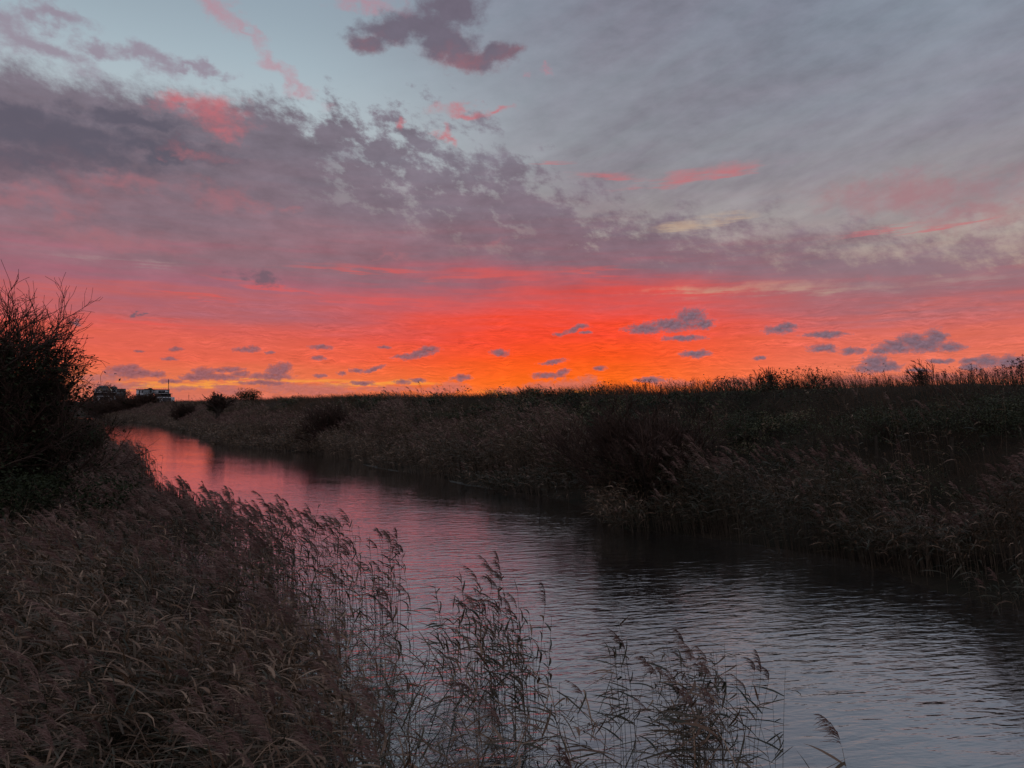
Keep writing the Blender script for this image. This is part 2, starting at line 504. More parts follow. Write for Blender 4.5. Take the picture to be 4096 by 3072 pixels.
def ground_z(x, y):
    s, n = to_sn(np.asarray(x, float), np.asarray(y, float))
    R, L = nr(s), nl(s)
    zc = crest(s)
    # right bank: under water, reed shelf, slope, crest, far side
    d = n - R
    zr = -0.5 + 0.6 * ease(d, -1.5, 0.8) + 0.6 * ease(d, 0.8, 5.0)
    zr = zr + (zc - 0.7) * (0.35 * ease(n, 25.5, 30.0) + 0.65 * ease(n, 28.5, 35.5))
    zr = zr + (2.0 - zc) * ease(n, 40, 50)
    bump = (fbm(s * 0.35, n * 0.5, 3) - 0.5) * 0.7 * ease(d, 1.5, 5) * (1 - 0.6 * ease(n, 33, 36)) + (fbm(s * 0.9, n * 0.9, 8) - 0.5) * 0.25 * ease(d, 0.5, 3)
    zr = zr + bump
    # left bank: a wet reed shelf that rises slowly
    e = L - n
    zl = -0.55 + 0.33 * ease(e, -1.5, 1.0) + 0.45 * ease(e, 3.4, 6.8) + 0.9 * ease(e, 8.0, 16.0) + (fbm(s * 0.5, n * 0.5, 5) - 0.5) * 0.3 * ease(e, 0, 3)
    z = np.where(n > 0.5 * (L + R), zr, zl)
    # past the bend the channel closes
    z = np.maximum(z, -0.5 + 1.4 * ease(s, 250, 285))
    return z


class Mesh:
    """collects vertices, quads and a per-vertex tint"""

    def __init__(self):
        self.v, self.q, self.t, self.n = [], [], [], 0

    def add(self, v, q, tint=None):
        v = np.asarray(v, np.float32).reshape(-1, 3)
        q = np.asarray(q, np.int64).reshape(-1, 4)
        self.v.append(v)
        self.q.append(q + self.n)
        if tint is None:
            tint = np.zeros(len(v), np.float32)
        self.t.append(np.broadcast_to(np.asarray(tint, np.float32), (len(v),)))
        self.n += len(v)

    def build(self, name, mat, parent=None, smooth=False, link=True):
        me = bpy.data.meshes.new(name)
        v = np.concatenate(self.v) if self.v else np.zeros((0, 3), np.float32)
        q = np.concatenate(self.q).astype(np.int32) if self.q else np.zeros((0, 4), np.int32)
        me.vertices.add(len(v))
        me.vertices.foreach_set('co', v.ravel())
        me.loops.add(q.size)
        me.loops.foreach_set('vertex_index', q.ravel())
        me.polygons.add(len(q))
        me.polygons.foreach_set('loop_start', np.arange(0, q.size, 4, dtype=np.int32))
        if smooth:
            me.polygons.foreach_set('use_smooth', np.ones(len(q), bool))
        me.update(calc_edges=True)
        at = me.attributes.new('tint', 'FLOAT', 'POINT')
        if self.t:
            at.data.foreach_set('value', np.concatenate(self.t).astype(np.float32))
        me.materials.append(mat)
        o = bpy.data.objects.new(name, me)
        if link:
            COL.objects.link(o)
        if parent is not None:
            o.parent = parent
        return o


def unit(v):
    return v / np.maximum(np.linalg.norm(v, axis=-1, keepdims=True), 1e-9)


def ribbons(M, P, W, side, tint):
    """P (N,K,3) centre lines, W (N,K) half widths, side (N,3) or (N,K,3)"""
    N, K = P.shape[:2]
    if side.ndim == 2:
        side = np.repeat(side[:, None, :], K, 1)
    V = np.stack([P - side * W[..., None], P + side * W[..., None]], 2)          # N,K,2,3
    base = (np.arange(N)[:, None] * K + np.arange(K - 1)[None]) * 2
    q = np.stack([base, base + 1, base + 3, base + 2], -1)
    M.add(V, q, np.repeat(np.broadcast_to(np.asarray(tint), (N,)), K * 2))


def tubes(M, P, R, tint, sides=3):
    """P (N,K,3), R (N,K)"""
    N, K = P.shape[:2]
    T = unit(np.gradient(P, axis=1))
    ref = np.where(np.abs(T[..., 2:3]) > 0.9, np.array([1.0, 0, 0]), np.array([0, 0, 1.0]))
    A = unit(np.cross(T, ref))
    B = np.cross(T, A)
    ang = np.arange(sides) * 2 * math.pi / sides
    V = P[:, :, None] + R[..., None, None] * (A[:, :, None] * np.cos(ang)[:, None] + B[:, :, None] * np.sin(ang)[:, None])
    b = np.arange(N)[:, None, None] * K * sides + np.arange(K - 1)[None, :, None] * sides
    j = np.arange(sides)[None, None, :]
    j2 = (j + 1) % sides
    q = np.stack([b + j, b + j2, b + sides + j2, b + sides + j], -1)
    M.add(V, q, np.repeat(np.broadcast_to(np.asarray(tint), (N,)), K * sides))


def box(M, x0, x1, y0, y1, z0, z1, tint=0.0):
    v = [(x, y, z) for z in (z0, z1) for y in (y0, y1) for x in (x0, x1)]
    q = [(0, 2, 3, 1), (4, 5, 7, 6), (0, 1, 5, 4), (2, 6, 7, 3), (0, 4, 6, 2), (1, 3, 7, 5)]
    M.add(v, q, tint)


def leaf_quads(M, P, size, rng, tint, flat=0.5):
    """small folded-diamond leaves at points P"""
    N = len(P)
    d = unit(rng.normal(size=(N, 3)) * np.array([1, 1, flat]))
    up = unit(rng.normal(size=(N, 3)) * 0.6 + np.array([0, 0, 1.0]))
    sd = unit(np.cross(d, up))
    L = (size * rng.uniform(0.6, 1.3, N))[:, None]
    V = np.stack([P, P + d * L * 0.5 + sd * L * 0.32, P + d * L - up * L * 0.15, P + d * L * 0.5 - sd * L * 0.32], 1)
    q = np.arange(N)[:, None] * 4 + np.arange(4)[None]
    M.add(V, q, np.repeat(np.broadcast_to(np.asarray(tint), (N,)), 4))


def tag(o, label, cat, group=None, kind=None):
    if label:
        o['label'] = label
    if cat:
        o['category'] = cat
    if group:
        o['group'] = group
    if kind:
        o['kind'] = kind
    return o


def thing(name, loc, label, cat, group=None, rz=0.0):
    o = bpy.data.objects.new(name, None)
    o.empty_display_size = 0.2
    o.location = loc
    o.rotation_euler = (0, 0, rz)
    COL.objects.link(o)
    return tag(o, label, cat, group)


def copy_thing(root, loc, rz, label, scale=1.0):
    c = root.copy()
    COL.objects.link(c)
    c.location = loc
    c.rotation_euler = (0, 0, rz)
    c.scale = (scale, scale, scale)
    c['label'] = label
    for ch in list(root.children):
        d = ch.copy()
        COL.objects.link(d)
        d.parent = c
    return c


def at_px(px, py, Z=None, z=None):
    """world point seen at a photograph pixel, at forward distance Z or at height z"""
    d = np.array([(px - CX) / F_PX, 1.0, (CY - py) / F_PX])
    y = d[1] * math.cos(PITCH) - d[2] * math.sin(PITCH)
    zz = d[1] * math.sin(PITCH) + d[2] * math.cos(PITCH)
    d = np.array([d[0], y, zz])
    t = (Z / d[1]) if Z is not None else (z - CAM_Z) / d[2]
    return np.array([0, 0, CAM_Z]) + d * t


def to_px(P):
    P = np.atleast_2d(P)
    x, y, z = P[:, 0], P[:, 1], P[:, 2] - CAM_Z
    f = y * math.cos(PITCH) + z * math.sin(PITCH)
    u = -y * math.sin(PITCH) + z * math.cos(PITCH)
    return CX + F_PX * x / f, CY - F_PX * u / f, f


# ---------------------------------------------------------------- materials
def new_mat(name):
    m = bpy.data.materials.new(name)
    m.use_nodes = True
    m.node_tree.nodes.clear()
    S.tree = m.node_tree
    return m


def principled(color, rough=0.8, spec=0.3, bump=None, translucent=0.0):
    nt = S.tree
    p = nt.nodes.new('ShaderNodeBsdfPrincipled')
    plug(p.inputs['Base Color'], color)
    plug(p.inputs['Roughness'], rough)
    p.inputs['Specular IOR Level'].default_value = spec
    if bump is not None:
        b = nt.nodes.new('ShaderNodeBump')
        b.inputs['Distance'].default_value = bump[1]
        plug(b.inputs['Height'], bump[0])
        nt.links.new(b.outputs[0], p.inputs['Normal'])
    res = p.outputs[0]
    if translucent:
        tr = nt.nodes.new('ShaderNodeBsdfTranslucent')
        plug(tr.inputs['Color'], color)
        mx = nt.nodes.new('ShaderNodeMixShader')
        mx.inputs[0].default_value = translucent
        nt.links.new(res, mx.inputs[1])
        nt.links.new(tr.outputs[0], mx.inputs[2])
        res = mx.outputs[0]
    o = nt.nodes.new('ShaderNodeOutputMaterial')
    nt.links.new(res, o.inputs[0])


def tint_attr():
    n = S.tree.nodes.new('ShaderNodeAttribute')
    n.attribute_name = 'tint'
    return S(n.outputs['Fac'])


def pos():
    n = S.tree.nodes.new('ShaderNodeNewGeometry')
    return S(n.outputs['Position'])


def rgb(r, g, b): return (r, g, b, 1.0)


M_REED = new_mat('reed_leaf')
principled(ramp(tint_attr(), [(0.0, rgb(0.020, 0.025, 0.012)), (0.35, rgb(0.050, 0.043, 0.023)), (0.65, rgb(0.108, 0.062, 0.036)), (1.0, rgb(0.29, 0.195, 0.125))]),
           0.5, 0.35, translucent=0.22)
M_STEM = new_mat('reed_stem')
principled(ramp(tint_attr(), [(0.0, rgb(0.040, 0.036, 0.022)), (0.5, rgb(0.080, 0.057, 0.036)), (1.0, rgb(0.20, 0.15, 0.10))]), 0.5, 0.35)
M_PLUME = new_mat('reed_plume')
principled(ramp(tint_attr(), [(0.0, rgb(0.085, 0.050, 0.042)), (0.6, rgb(0.170, 0.106, 0.088)), (1.0, rgb(0.31, 0.22, 0.18))]), 0.9, 0.1, translucent=0.3)
M_TWIG = new_mat('bare_twig')
principled(ramp(tint_attr(), [(0.0, rgb(0.020, 0.014, 0.010)), (0.5, rgb(0.050, 0.030, 0.022)), (1.0, rgb(0.10, 0.060, 0.042))]), 0.8, 0.2)
M_BARK = new_mat('bark')
principled(ramp(noise(pos(), 14.0, 4, 0.6, '3D'), [(0.3, rgb(0.022, 0.018, 0.014)), (0.7, rgb(0.06, 0.048, 0.038))]), 0.9, 0.15, (noise(pos(), 30.0, 4, 0.6, '3D'), 0.02))
M_IVY = new_mat('dark_leaf')
principled(ramp(tint_attr(), [(0.0, rgb(0.010, 0.014, 0.007)), (0.6, rgb(0.026, 0.034, 0.014)), (1.0, rgb(0.052, 0.050, 0.024))]), 0.75, 0.12, translucent=0.12)
M_BRAMBLE = new_mat('bramble_leaf')
principled(ramp(tint_attr(), [(0.0, rgb(0.014, 0.022, 0.010)), (0.5, rgb(0.042, 0.050, 0.023)), (0.85, rgb(0.098, 0.098, 0.048)), (1.0, rgb(0.15, 0.10, 0.06))]), 0.6, 0.2, translucent=0.15)
M_GRASS = new_mat('dry_grass')
principled(ramp(tint_attr(), [(0.0, rgb(0.024, 0.025, 0.013)), (0.4, rgb(0.070, 0.048, 0.030)), (0.75, rgb(0.115, 0.072, 0.048)), (1.0, rgb(0.20, 0.145, 0.10))]), 0.7, 0.2, translucent=0.2)
M_WEED = new_mat('dead_weed')
principled(ramp(tint_attr(), [(0.0, rgb(0.025, 0.017, 0.012)), (1.0, rgb(0.075, 0.05, 0.035))]), 0.8, 0.2)

M_GROUND = new_mat('bank_soil')
gp = pos()
gn = noise(gp, 0.35, 6, 0.62, '3D')
gf = noise(gp, 5.0, 5, 0.65, '3D')
principled(mix(ramp(gn, [(0.35, rgb(0.014, 0.014, 0.008)), (0.5, rgb(0.026, 0.020, 0.013)), (0.68, rgb(0.045, 0.033, 0.022))]),
               rgb(0.018, 0.014, 0.010), sstep(gf, 0.45, 0.65, 0.0, 0.7)), 0.95, 0.1, (gf, 0.12))

M_WATER = new_mat('canal_water')
wp = pos()


def wave(rot, sx, sy, detail, rough, warpk=0.0):
    m = S.tree.nodes.new('ShaderNodeMapping')
    m.vector_type = 'TEXTURE'
    plug(m.inputs['Vector'], wp)
    m.inputs['Rotation'].default_value = (0, 0, math.radians(rot))
    m.inputs['Scale'].default_value = (sx, sy, 1.0)
    return noise(S(m.outputs[0]), 1.0, detail, rough, '2D', warpk)


calm = wave(-20, 9.0, 3.2, 3, 0.55)
w1 = wave(11, 0.85, 0.25, 2, 0.5, 0.3)
w2 = wave(4, 0.34, 0.115, 2, 0.55, 0.2)
w3 = wave(-9, 0.14, 0.06, 2, 0.5)
wh = w1 * 0.0155 + w2 * 0.0050 + w3 * 0.0012
_sep = S.tree.nodes.new('ShaderNodeSeparateXYZ')
plug(_sep.inputs[0], wp)
_s = S(_sep.outputs[0]) * float(U[0]) + S(_sep.outputs[1]) * float(U[1])
wh = wh * sstep(calm, 0.32, 0.66, 0.7, 1.2) * sstep(_s, 10.0, 48.0, 1.35, 0.5)       # the wind reaches the water more at this end
_b = S.tree.nodes.new('ShaderNodeBump')
_b.inputs['Distance'].default_value = 1.0
plug(_b.inputs['Height'], wh)
_lw = S.tree.nodes.new('ShaderNodeLayerWeight')
_lw.inputs['Blend'].default_value = 0.5
S.tree.links.new(_b.outputs[0], _lw.inputs['Normal'])
_face = S(_lw.outputs['Facing'])
_refl = math_node('MULTIPLY_ADD', math_node('POWER', _face, 1.5), 0.84, 0.14)
_gl = S.tree.nodes.new('ShaderNodeBsdfGlossy')
_gl.inputs['Roughness'].default_value = 0.05
_gl.inputs['Color'].default_value = (1, 1, 1, 1)
_df = S.tree.nodes.new('ShaderNodeBsdfDiffuse')
_df.inputs['Color'].default_value = (0.010, 0.012, 0.012, 1)
S.tree.links.new(_b.outputs[0], _gl.inputs['Normal'])
_mx = S.tree.nodes.new('ShaderNodeMixShader')
plug(_mx.inputs[0], _refl)
S.tree.links.new(_df.outputs[0], _mx.inputs[1])
S.tree.links.new(_gl.outputs[0], _mx.inputs[2])
_o = S.tree.nodes.new('ShaderNodeOutputMaterial')
S.tree.links.new(_mx.outputs[0], _o.inputs[0])

M_ALGAE = new_mat('algae_film')
principled(rgb(0.055, 0.056, 0.046), 0.7, 0.3)
M_WHITE = new_mat('white_render')
principled(mix(rgb(0.46, 0.47, 0.47), rgb(0.36, 0.365, 0.365), sstep(noise(pos(), 0.6, 4, 0.6, '3D'), 0.4, 0.7)), 0.85, 0.2)
M_GREY = new_mat('grey_cladding')
principled(mix(rgb(0.17, 0.195, 0.20), rgb(0.13, 0.15, 0.155), sstep(noise(pos(), 0.8, 4, 0.6, '3D'), 0.4, 0.7)), 0.8, 0.2)
M_DARK = new_mat('dark_metal')
principled(rgb(0.022, 0.021, 0.022), 0.6, 0.3)
M_GLASS = new_mat('window_glass')
principled(rgb(0.018, 0.020, 0.024), 0.12, 0.5)
M_BROWN = new_mat('brown_cladding')
principled(rgb(0.055, 0.042, 0.040), 0.7, 0.2)
M_TILE = new_mat('slate_roof')
principled(rgb(0.06, 0.055, 0.058), 0.8, 0.2)
M_WOOD = new_mat('weathered_wood')
principled(ramp(noise(pos(), 9.0, 4, 0.6, '3D'), [(0.3, rgb(0.025, 0.022, 0.016)), (0.7, rgb(0.06, 0.05, 0.038))]), 0.9, 0.1)
M_LAMP = new_mat('lamp_glow')
_e = S.tree.nodes.new('ShaderNodeEmission')
_e.inputs[0].default_value = (1.0, 0.93, 0.72, 1)
_e.inputs[1].default_value = 1.8
_o = S.tree.nodes.new('ShaderNodeOutputMaterial')
S.tree.links.new(_e.outputs[0], _o.inputs[0])

# ---------------------------------------------------------------- ground and water
def axis(lo, hi, step, far):
    a = np.arange(lo, hi + step * 0.5, step)
    g = [far * (k / 14.0) ** 3 for k in range(1, 15)]
    return np.concatenate([lo - np.array(g[::-1]), a, hi + np.array(g)])


def build_ground():
    ss = axis(-30.0, 300.0, 0.75, 7000.0)
    ns = axis(-24.0, 54.0, 0.45, 7000.0)
    A, B = np.meshgrid(ss, ns, indexing='ij')
    X, Y = to_xy(A, B)
    Z = ground_z(X, Y)
    # the plain beyond
    far_l = ease(-B, 30, 60)
    Z = Z * (1 - far_l) + 1.0 * far_l
    Z = Z - 0.8 * ease(B, 60, 200)
    I, J = len(ss), len(ns)
    a = np.arange(I - 1)[:, None] * J + np.arange(J - 1)[None]
    q = np.stack([a, a + J, a + J + 1, a + 1], -1)
    M = Mesh()
    M.add(np.stack([X, Y, Z], -1), q)
    o = M.build('ground', M_GROUND, smooth=True)
    o['kind'] = 'structure'
    c = [to_xy(s, n) for s, n in ((-90, -8), (292, -8), (292, 30), (-90, 30))]
    M = Mesh()
    M.add([(x, y, 0.0) for x, y in c], [(0, 3, 2, 1)])
    o = M.build('water', M_WATER)
    o['kind'] = 'structure'


build_ground()

# ---------------------------------------------------------------- reeds
def reed_parts(stemM, leafM, plumeM, base, h, rng, detail, lean_r=0.10, lean_w=0.18, tint=None, plume_p=0.55, thick=1.0, leaf_n=8, droop=0.18, lie=None, stiff=False):
    """grow reeds at base (N,3) with heights h into the three meshes"""
    N = len(base)
    if N == 0:
        return
    if tint is None:
        tint = np.clip(rng.normal(0.5, 0.2, N), 0, 1)
    ang = rng.uniform(0, 2 * math.pi, N)
    mag = np.abs(rng.normal(0, lean_r, N))
    lean = np.stack([np.cos(ang) * mag, np.sin(ang) * mag, np.zeros(N)], 1) + WIND * (lean_w * rng.uniform(0.4, 1.5, N))[:, None]
    if lie is not None:
        lean = lean + lie
    l2 = np.minimum((lean ** 2).sum(1), 0.9)

    def at(t):                                       # t (N,...) -> point
        tt = t[..., None]
        hh = h.reshape((N,) + (1,) * t.ndim)
        ex = (slice(None),) + (None,) * (t.ndim - 1)
        return base[ex] + np.array([0, 0, 1.0]) * hh * (tt - 0.45 * l2[ex][..., None] * tt ** 2) + lean[ex] * hh * (0.35 * tt + 0.65 * tt ** 2.2)
    K = 5 if detail > 1 else 3
    t = np.repeat(np.linspace(0, 1, K)[None], N, 0)
    P = at(t)
    r = (0.0042 * thick) * (1.15 - 0.6 * t)
    if detail > 0:
        tubes(stemM, P, r, tint * 0.6 + rng.uniform(0, 0.4, N))
    else:
        ribbons(stemM, P, r, np.repeat(np.array([[1.0, 0, 0]]), N, 0), tint * 0.6 + rng.uniform(0, 0.4, N))
    # leaves
    L = leaf_n
    KL = (5, 4, 3)[2 - detail] if detail < 3 else 5
    tl = np.clip(np.linspace(0.36, 0.97, L)[None] + rng.normal(0, 0.035, (N, L)), 0.12, 0.99)
    A = at(tl).reshape(-1, 3)
    n = N * L
    az = rng.uniform(0, 2 * math.pi, N)[:, None] + np.arange(L)[None] * math.pi + rng.normal(0, 0.5, (N, L))
    elev = rng.uniform(0.05, 0.75, (N, L)) if stiff else rng.uniform(0.2, 1.2, (N, L))
    d0 = np.stack([np.cos(az) * np.cos(elev), np.sin(az) * np.cos(elev), np.sin(elev)], -1).reshape(-1, 3)
    d0 = unit(d0 + WIND * (rng.uniform(0.2, 1.1, (n, 1)) if stiff else rng.uniform(0.0, 0.6, (n, 1))))
    ll = (1.2 if stiff else 1.0) * (rng.uniform(0.26, 0.56, (N, L)) * (0.7 + 0.5 * np.sin(np.pi * np.clip(tl, 0, 1)))).reshape(-1)
    u = np.linspace(0, 1, KL)[None, :, None]
    bend = WIND * rng.uniform(0.0, 0.55, (n, 1)) - np.array([0, 0, 1.0]) * rng.uniform(droop * 0.3, droop * 1.9, (n, 1))
    Q = A[:, None] + ll[:, None, None] * (u * d0[:, None] * (1 - 0.25 * u) + u * u * bend[:, None])
    prof = np.interp(np.linspace(0, 1, KL), [0, 0.25, 0.6, 1], [0.55, 1.0, 0.75, 0.04])
    w = (rng.uniform(0.009, 0.019, n) * thick)[:, None] * prof[None]
    sd = unit(np.cross(d0, np.array([0, 0, 1.0])) + rng.normal(0, 0.35, (n, 3)))
    tl_t = np.clip(np.repeat(tint, L) + rng.normal(0, 0.16, n) + 0.35 * (rng.uniform(size=n) > 0.86), 0, 1)
    ribbons(leafM, Q, w, sd, tl_t)
    # plumes
    has = np.where(rng.uniform(size=N) < plume_p)[0]
    if len(has) and plumeM is not None:
        ns = (14, 44, 70)[min(detail, 2)]
        kp = 3 if detail > 0 else 2
        tip = P[has, -1]
        tdir = unit(P[has, -1] - P[has, -2])
        m = len(has)
        Lp = rng.uniform(0.26, 0.46, m)
        v = rng.uniform(0, 1, (m, ns))
        bendp = WIND * rng.uniform(0.25, 0.8, (m, 1)) - np.array([0, 0, 1.0]) * rng.uniform(0.0, 0.45, (m, 1))
        S0 = tip[:, None] + Lp[:, None, None] * (v[..., None] * tdir[:, None] + (v ** 2)[..., None] * bendp[:, None] * 0.8)
        rad = unit(rng.normal(size=(m, ns, 3)))
        ax = unit(tdir[:, None] + 2 * v[..., None] * bendp[:, None] * 0.8)
        d = unit(ax * 0.9 + rad * 0.55 + WIND * 0.45)
        sl = (Lp[:, None] * (0.48 - 0.28 * v) * rng.uniform(0.5, 1.2, (m, ns)))
        uu = np.linspace(0, 1, kp)[None, None, :, None]
        Q = S0[:, :, None] + sl[:, :, None, None] * (uu * d[:, :, None] + uu * uu * (np.array([0, 0, -0.32]) + WIND * 0.25))
        Q = Q.reshape(-1, kp, 3)
        pw = np.array([0.7, 1.0, 0.3]) if kp == 3 else np.array([1.0, 0.4])
        wp_ = (rng.uniform(0.0025, 0.0055, len(Q)) * thick * (2.2, 1.5, 1.0)[min(detail, 2)])[:, None] * pw[None]
        ribbons(plumeM, Q, wp_, unit(rng.normal(size=(len(Q), 3))), np.clip(np.repeat(rng.uniform(0.25, 0.9, m), ns) + rng.normal(0, 0.12, len(Q)), 0, 1))


def scatter(s0, s1, n_of, count, rng):
    """random (s, n) points; n_of(s, r) maps a random number to an across-canal position"""
    s = rng.uniform(s0, s1, count)
    n = n_of(s, rng.uniform(0, 1, count))
    return s, n


def place(s, n, dz=0.0):
    x, y = to_xy(s, n)
    return np.stack([x, y, ground_z(x, y) + dz], 1)


def in_view(P, margin=350):
    px, py, f = to_px(P)
    return (f > 1.5) & (px > -margin) & (px < 4096 + margin) & (py < 3072 + 1100)


def left_bed():
    rng = np.random.default_rng(5)
    # candidate positions, thinned with distance
    N = 74000
    s = rng.uniform(1.0, 62.0, N) ** 1.0
    n = rng.uniform(-5.0, 9.8, N)
    e = nl(s) + 0.6 * (fbm(s * 0.8, n * 0.2, 21) - 0.5) - n
    P = place(s, n)
    Z = P[:, 1]
    keep = (e > 0) & (Z > 4.3) & in_view(P, 500)
    dens = np.clip(11.0 / np.maximum(Z, 1), 0.28, 1.0)
    # thin stand at the water's edge, widest near the camera
    wid = np.interp(s, [0, 7, 10, 14, 20, 30], [6.0, 5.0, 3.6, 2.6, 1.6, 0.7])
    q = np.clip(e / wid, 0, 1)
    far_in = ease(s, 7.5, 11.0)
    edge = 0.05 + (0.38 * q ** 1.5) * (1 - far_in) + (0.05 + 0.62 * q) * far_in + 0.5 * ease(e, wid * 0.9, wid * 1.5)
    clump = ease(fbm(s * 0.8, n * 0.8, 33), 0.40, 0.62)
    edge = edge * np.where(e < wid, 0.15 + 1.15 * clump, 1.0)
    patch = 0.05 + 0.60 * ease(fbm(s * 0.8, n * 0.8, 31), 0.38, 0.62)
    keep &= rng.uniform(size=N) < dens * edge * patch
    s, n, P, e, Z = s[keep], n[keep], P[keep], e[keep], Z[keep]
    # a thick leafy clump of its own close to the camera
    extra_s, extra_n = 6.2 + rng.normal(0, 0.42, 64), 7.5 + rng.normal(0, 0.46, 64)
    EP = place(extra_s, extra_n)
    s, n, P, e, Z = np.concatenate([s, extra_s]), np.concatenate([n, extra_n]), np.concatenate([P, EP]), np.concatenate([e, np.full(64, 0.9)]), np.concatenate([Z, EP[:, 1]])
    h = 1.6 + 0.9 * fbm(s * 0.5, n * 0.5, 12) + rng.normal(0, 0.16, len(s))
    h = h * np.where(e > 3.6, 0.86 - 0.04 * np.clip(e - 3.6, 0, 4), 1.0)
    h[-64:] = rng.uniform(1.4, 2.05, 64)
    tint = np.clip(0.22 + 0.09 * np.clip(e, 0, 4) + 0.5 * (fbm(s * 0.3, n * 0.3, 14) - 0.5) + rng.normal(0, 0.12, len(s)), 0, 1)
    return rng, s, n, P, e, Z, h, tint


ORDINAL = ['leftmost', 'second from left', 'third from left', 'fourth from left', 'fifth from left', 'sixth from left', 'seventh from left', 'eighth from left', 'ninth from left',
           'tenth from left', 'eleventh from left', 'twelfth from left', 'thirteenth from left', 'fourteenth from left', 'fifteenth from left', 'sixteenth from left', 'seventeenth from left',
           'eighteenth from left', 'nineteenth from left', 'twentieth from left']


def from_left(base, where):
    """labels that several things would share get their place in the row, counted from the left"""
    out = {}
    for lab in set(base.values()):
        ks = sorted((k for k in base if base[k] == lab), key=lambda k: where[k])
        for i, k in enumerate(ks):
            if len(ks) == 1:
                out[k] = lab
            elif i == len(ks) - 1 and i > 0:
                out[k] = lab + ', rightmost'
            else:
                out[k] = lab + ', ' + (ORDINAL[i] if i < 20 else 'farther right')
    return out


def build_reeds():
    rng, s, n, P, e, Z, h, tint = left_bed()
    px, py, f = to_px(P)
    size_of = h
    # the reeds that show largest: nearest, and those standing free at the water's edge
    score = Z - 3.5 * np.clip(1.6 - e, 0, 1.6)
    vis = (px > -60) & (px < 4150) & (to_px(P + np.array([0, 0, 1.0]) * h[:, None])[1] < 3050)
    order = np.argsort(np.where(vis, score, 1e9))
    chosen = order[:300]
    rest = np.ones(len(s), bool)
    rest[chosen] = False

    # twenty-four different reeds, then copies
    protos = []
    for k in range(24):
        r2 = np.random.default_rng(100 + k)
        plume = k % 5 in (0, 3)
        green = (k % 4) / 4.0
        a, b, c = Mesh(), Mesh(), Mesh()
        reed_parts(a, b, c, np.zeros((1, 3)), np.array([2.0]), r2, 2, tint=np.array([0.15 + 0.55 * green]), plume_p=1.0 if plume else 0.0, leaf_n=int(r2.integers(8, 13)), lean_w=0.09, stiff=True, droop=0.14)
        protos.append((a, b, c, plume, green))
    roots = {}
    which, base_label = {}, {}
    for k in chosen:
        cand = [q for q in range(24) if abs(protos[q][4] - tint[k]) < 0.45]
        q = which[int(k)] = int(rng.choice(cand)) if cand else int(rng.integers(24))
        plume, green = protos[q][3:]
        tone = 'green' if green < 0.3 else 'olive brown' if green < 0.6 else 'straw brown'
        size = 'short' if h[k] < 1.75 else 'tall' if h[k] < 2.2 else 'very tall'
        if k >= len(s) - 64:
            spot = 'in the bottom clump'
        elif e[k] < 1.3:
            spot = 'in open water'
        elif e[k] < 3.4:
            spot = 'in shallows by the bed'
        elif px[k] < 420:
            spot = 'in the left-edge tangle'
        elif px[k] < 1000:
            spot = 'in the bottom left tangle'
        else:
            spot = 'by the tangled bank'
        base_label[int(k)] = f'{size} {tone} reed with ' + ('a plume, ' if plume else 'leaves only, ') + spot
    labels = from_left(base_label, {int(k): float(px[k]) for k in chosen})
    for k in chosen:
        q = which[int(k)]
        a, b, c, plume, green = protos[q]
        label = labels[int(k)]
        rz, sc = rng.normal(0, 0.35), h[k] / 2.0
        loc = P[k] - np.array([0, 0, 0.05])
        key = q
        if key not in roots:
            t = thing('reed', loc, label, 'reed', 'reeds standing nearest in the foreground', rz)
            t.scale = (sc, sc, sc)
            a.build('stem', M_STEM, t)
            b.build('foliage', M_REED, t)
            if plume:
                c.build('plume', M_PLUME, t)
            roots[key] = t
        else:
            copy_thing(roots[key], loc, rz, label, sc)

    # all the others make one bed
    root = tag(bpy.data.objects.new('reed_bed', None), 'dense brown reed bed covering the near left bank', 'reed bed', None, 'stuff')
    COL.objects.link(root)
    a, b, c = Mesh(), Mesh(), Mesh()
    for lo, hi, det, th, ln in ((0, 15, 2, 1.05, 9), (15, 26, 1, 1.25, 8), (26, 200, 0, 1.7, 6)):
        m = rest & (Z >= lo) & (Z < hi)
        lie = np.zeros((m.sum(), 3))
        messy = ease(e[m], 3.0, 5.0)
        ang = rng.uniform(0, 2 * math.pi, m.sum())
        lie[:, 0], lie[:, 1] = np.cos(ang), np.sin(ang)
        lie *= (messy * np.abs(rng.normal(0, 0.55, m.sum())))[:, None]
        reed_parts(a, b, c, P[m], h[m], rng, det, tint=tint[m], thick=th, leaf_n=ln, lie=lie,
                   plume_p=np.where(Z[m] > 13.5, 0.7, 0.24) * (1 - 0.75 * messy), lean_w=0.10)
    # broken stems and fallen blades lying in the bed
    N = 16000
    s2 = rng.uniform(2, 26, N)
    n2 = nl(s2) - 1.6 - 9 * rng.uniform(0, 1, N) ** 0.9
    Q = place(s2, n2)
    ok = in_view(Q, 300) & (Q[:, 1] > 4.3)
    Q = Q[ok]
    Q[:, 2] += rng.uniform(0.2, 1.45, len(Q))
    az = rng.uniform(0, 2 * math.pi, len(Q))
    el = rng.normal(0.15, 0.5, len(Q))
    d = np.stack([np.cos(az) * np.cos(el), np.sin(az) * np.cos(el), np.sin(el)], 1)
    u = np.linspace(0, 1, 4)[None, :, None]
    ln_ = rng.uniform(0.3, 0.9, len(Q))[:, None, None]
    C = Q[:, None] + ln_ * (u * d[:, None] + u * u * (np.array([0, 0, -0.3]) + rng.normal(0, 0.12, (len(Q), 1, 3))))
    w = rng.uniform(0.005, 0.012, len(Q))[:, None] * np.array([0.7, 1, 0.8, 0.1])[None]
    ribbons(b, C, w, unit(np.cross(d, np.array([0, 0, 1.0])) + rng.normal(0, 0.4, (len(Q), 3))), np.clip(rng.normal(0.55, 0.27, len(Q)), 0, 1))
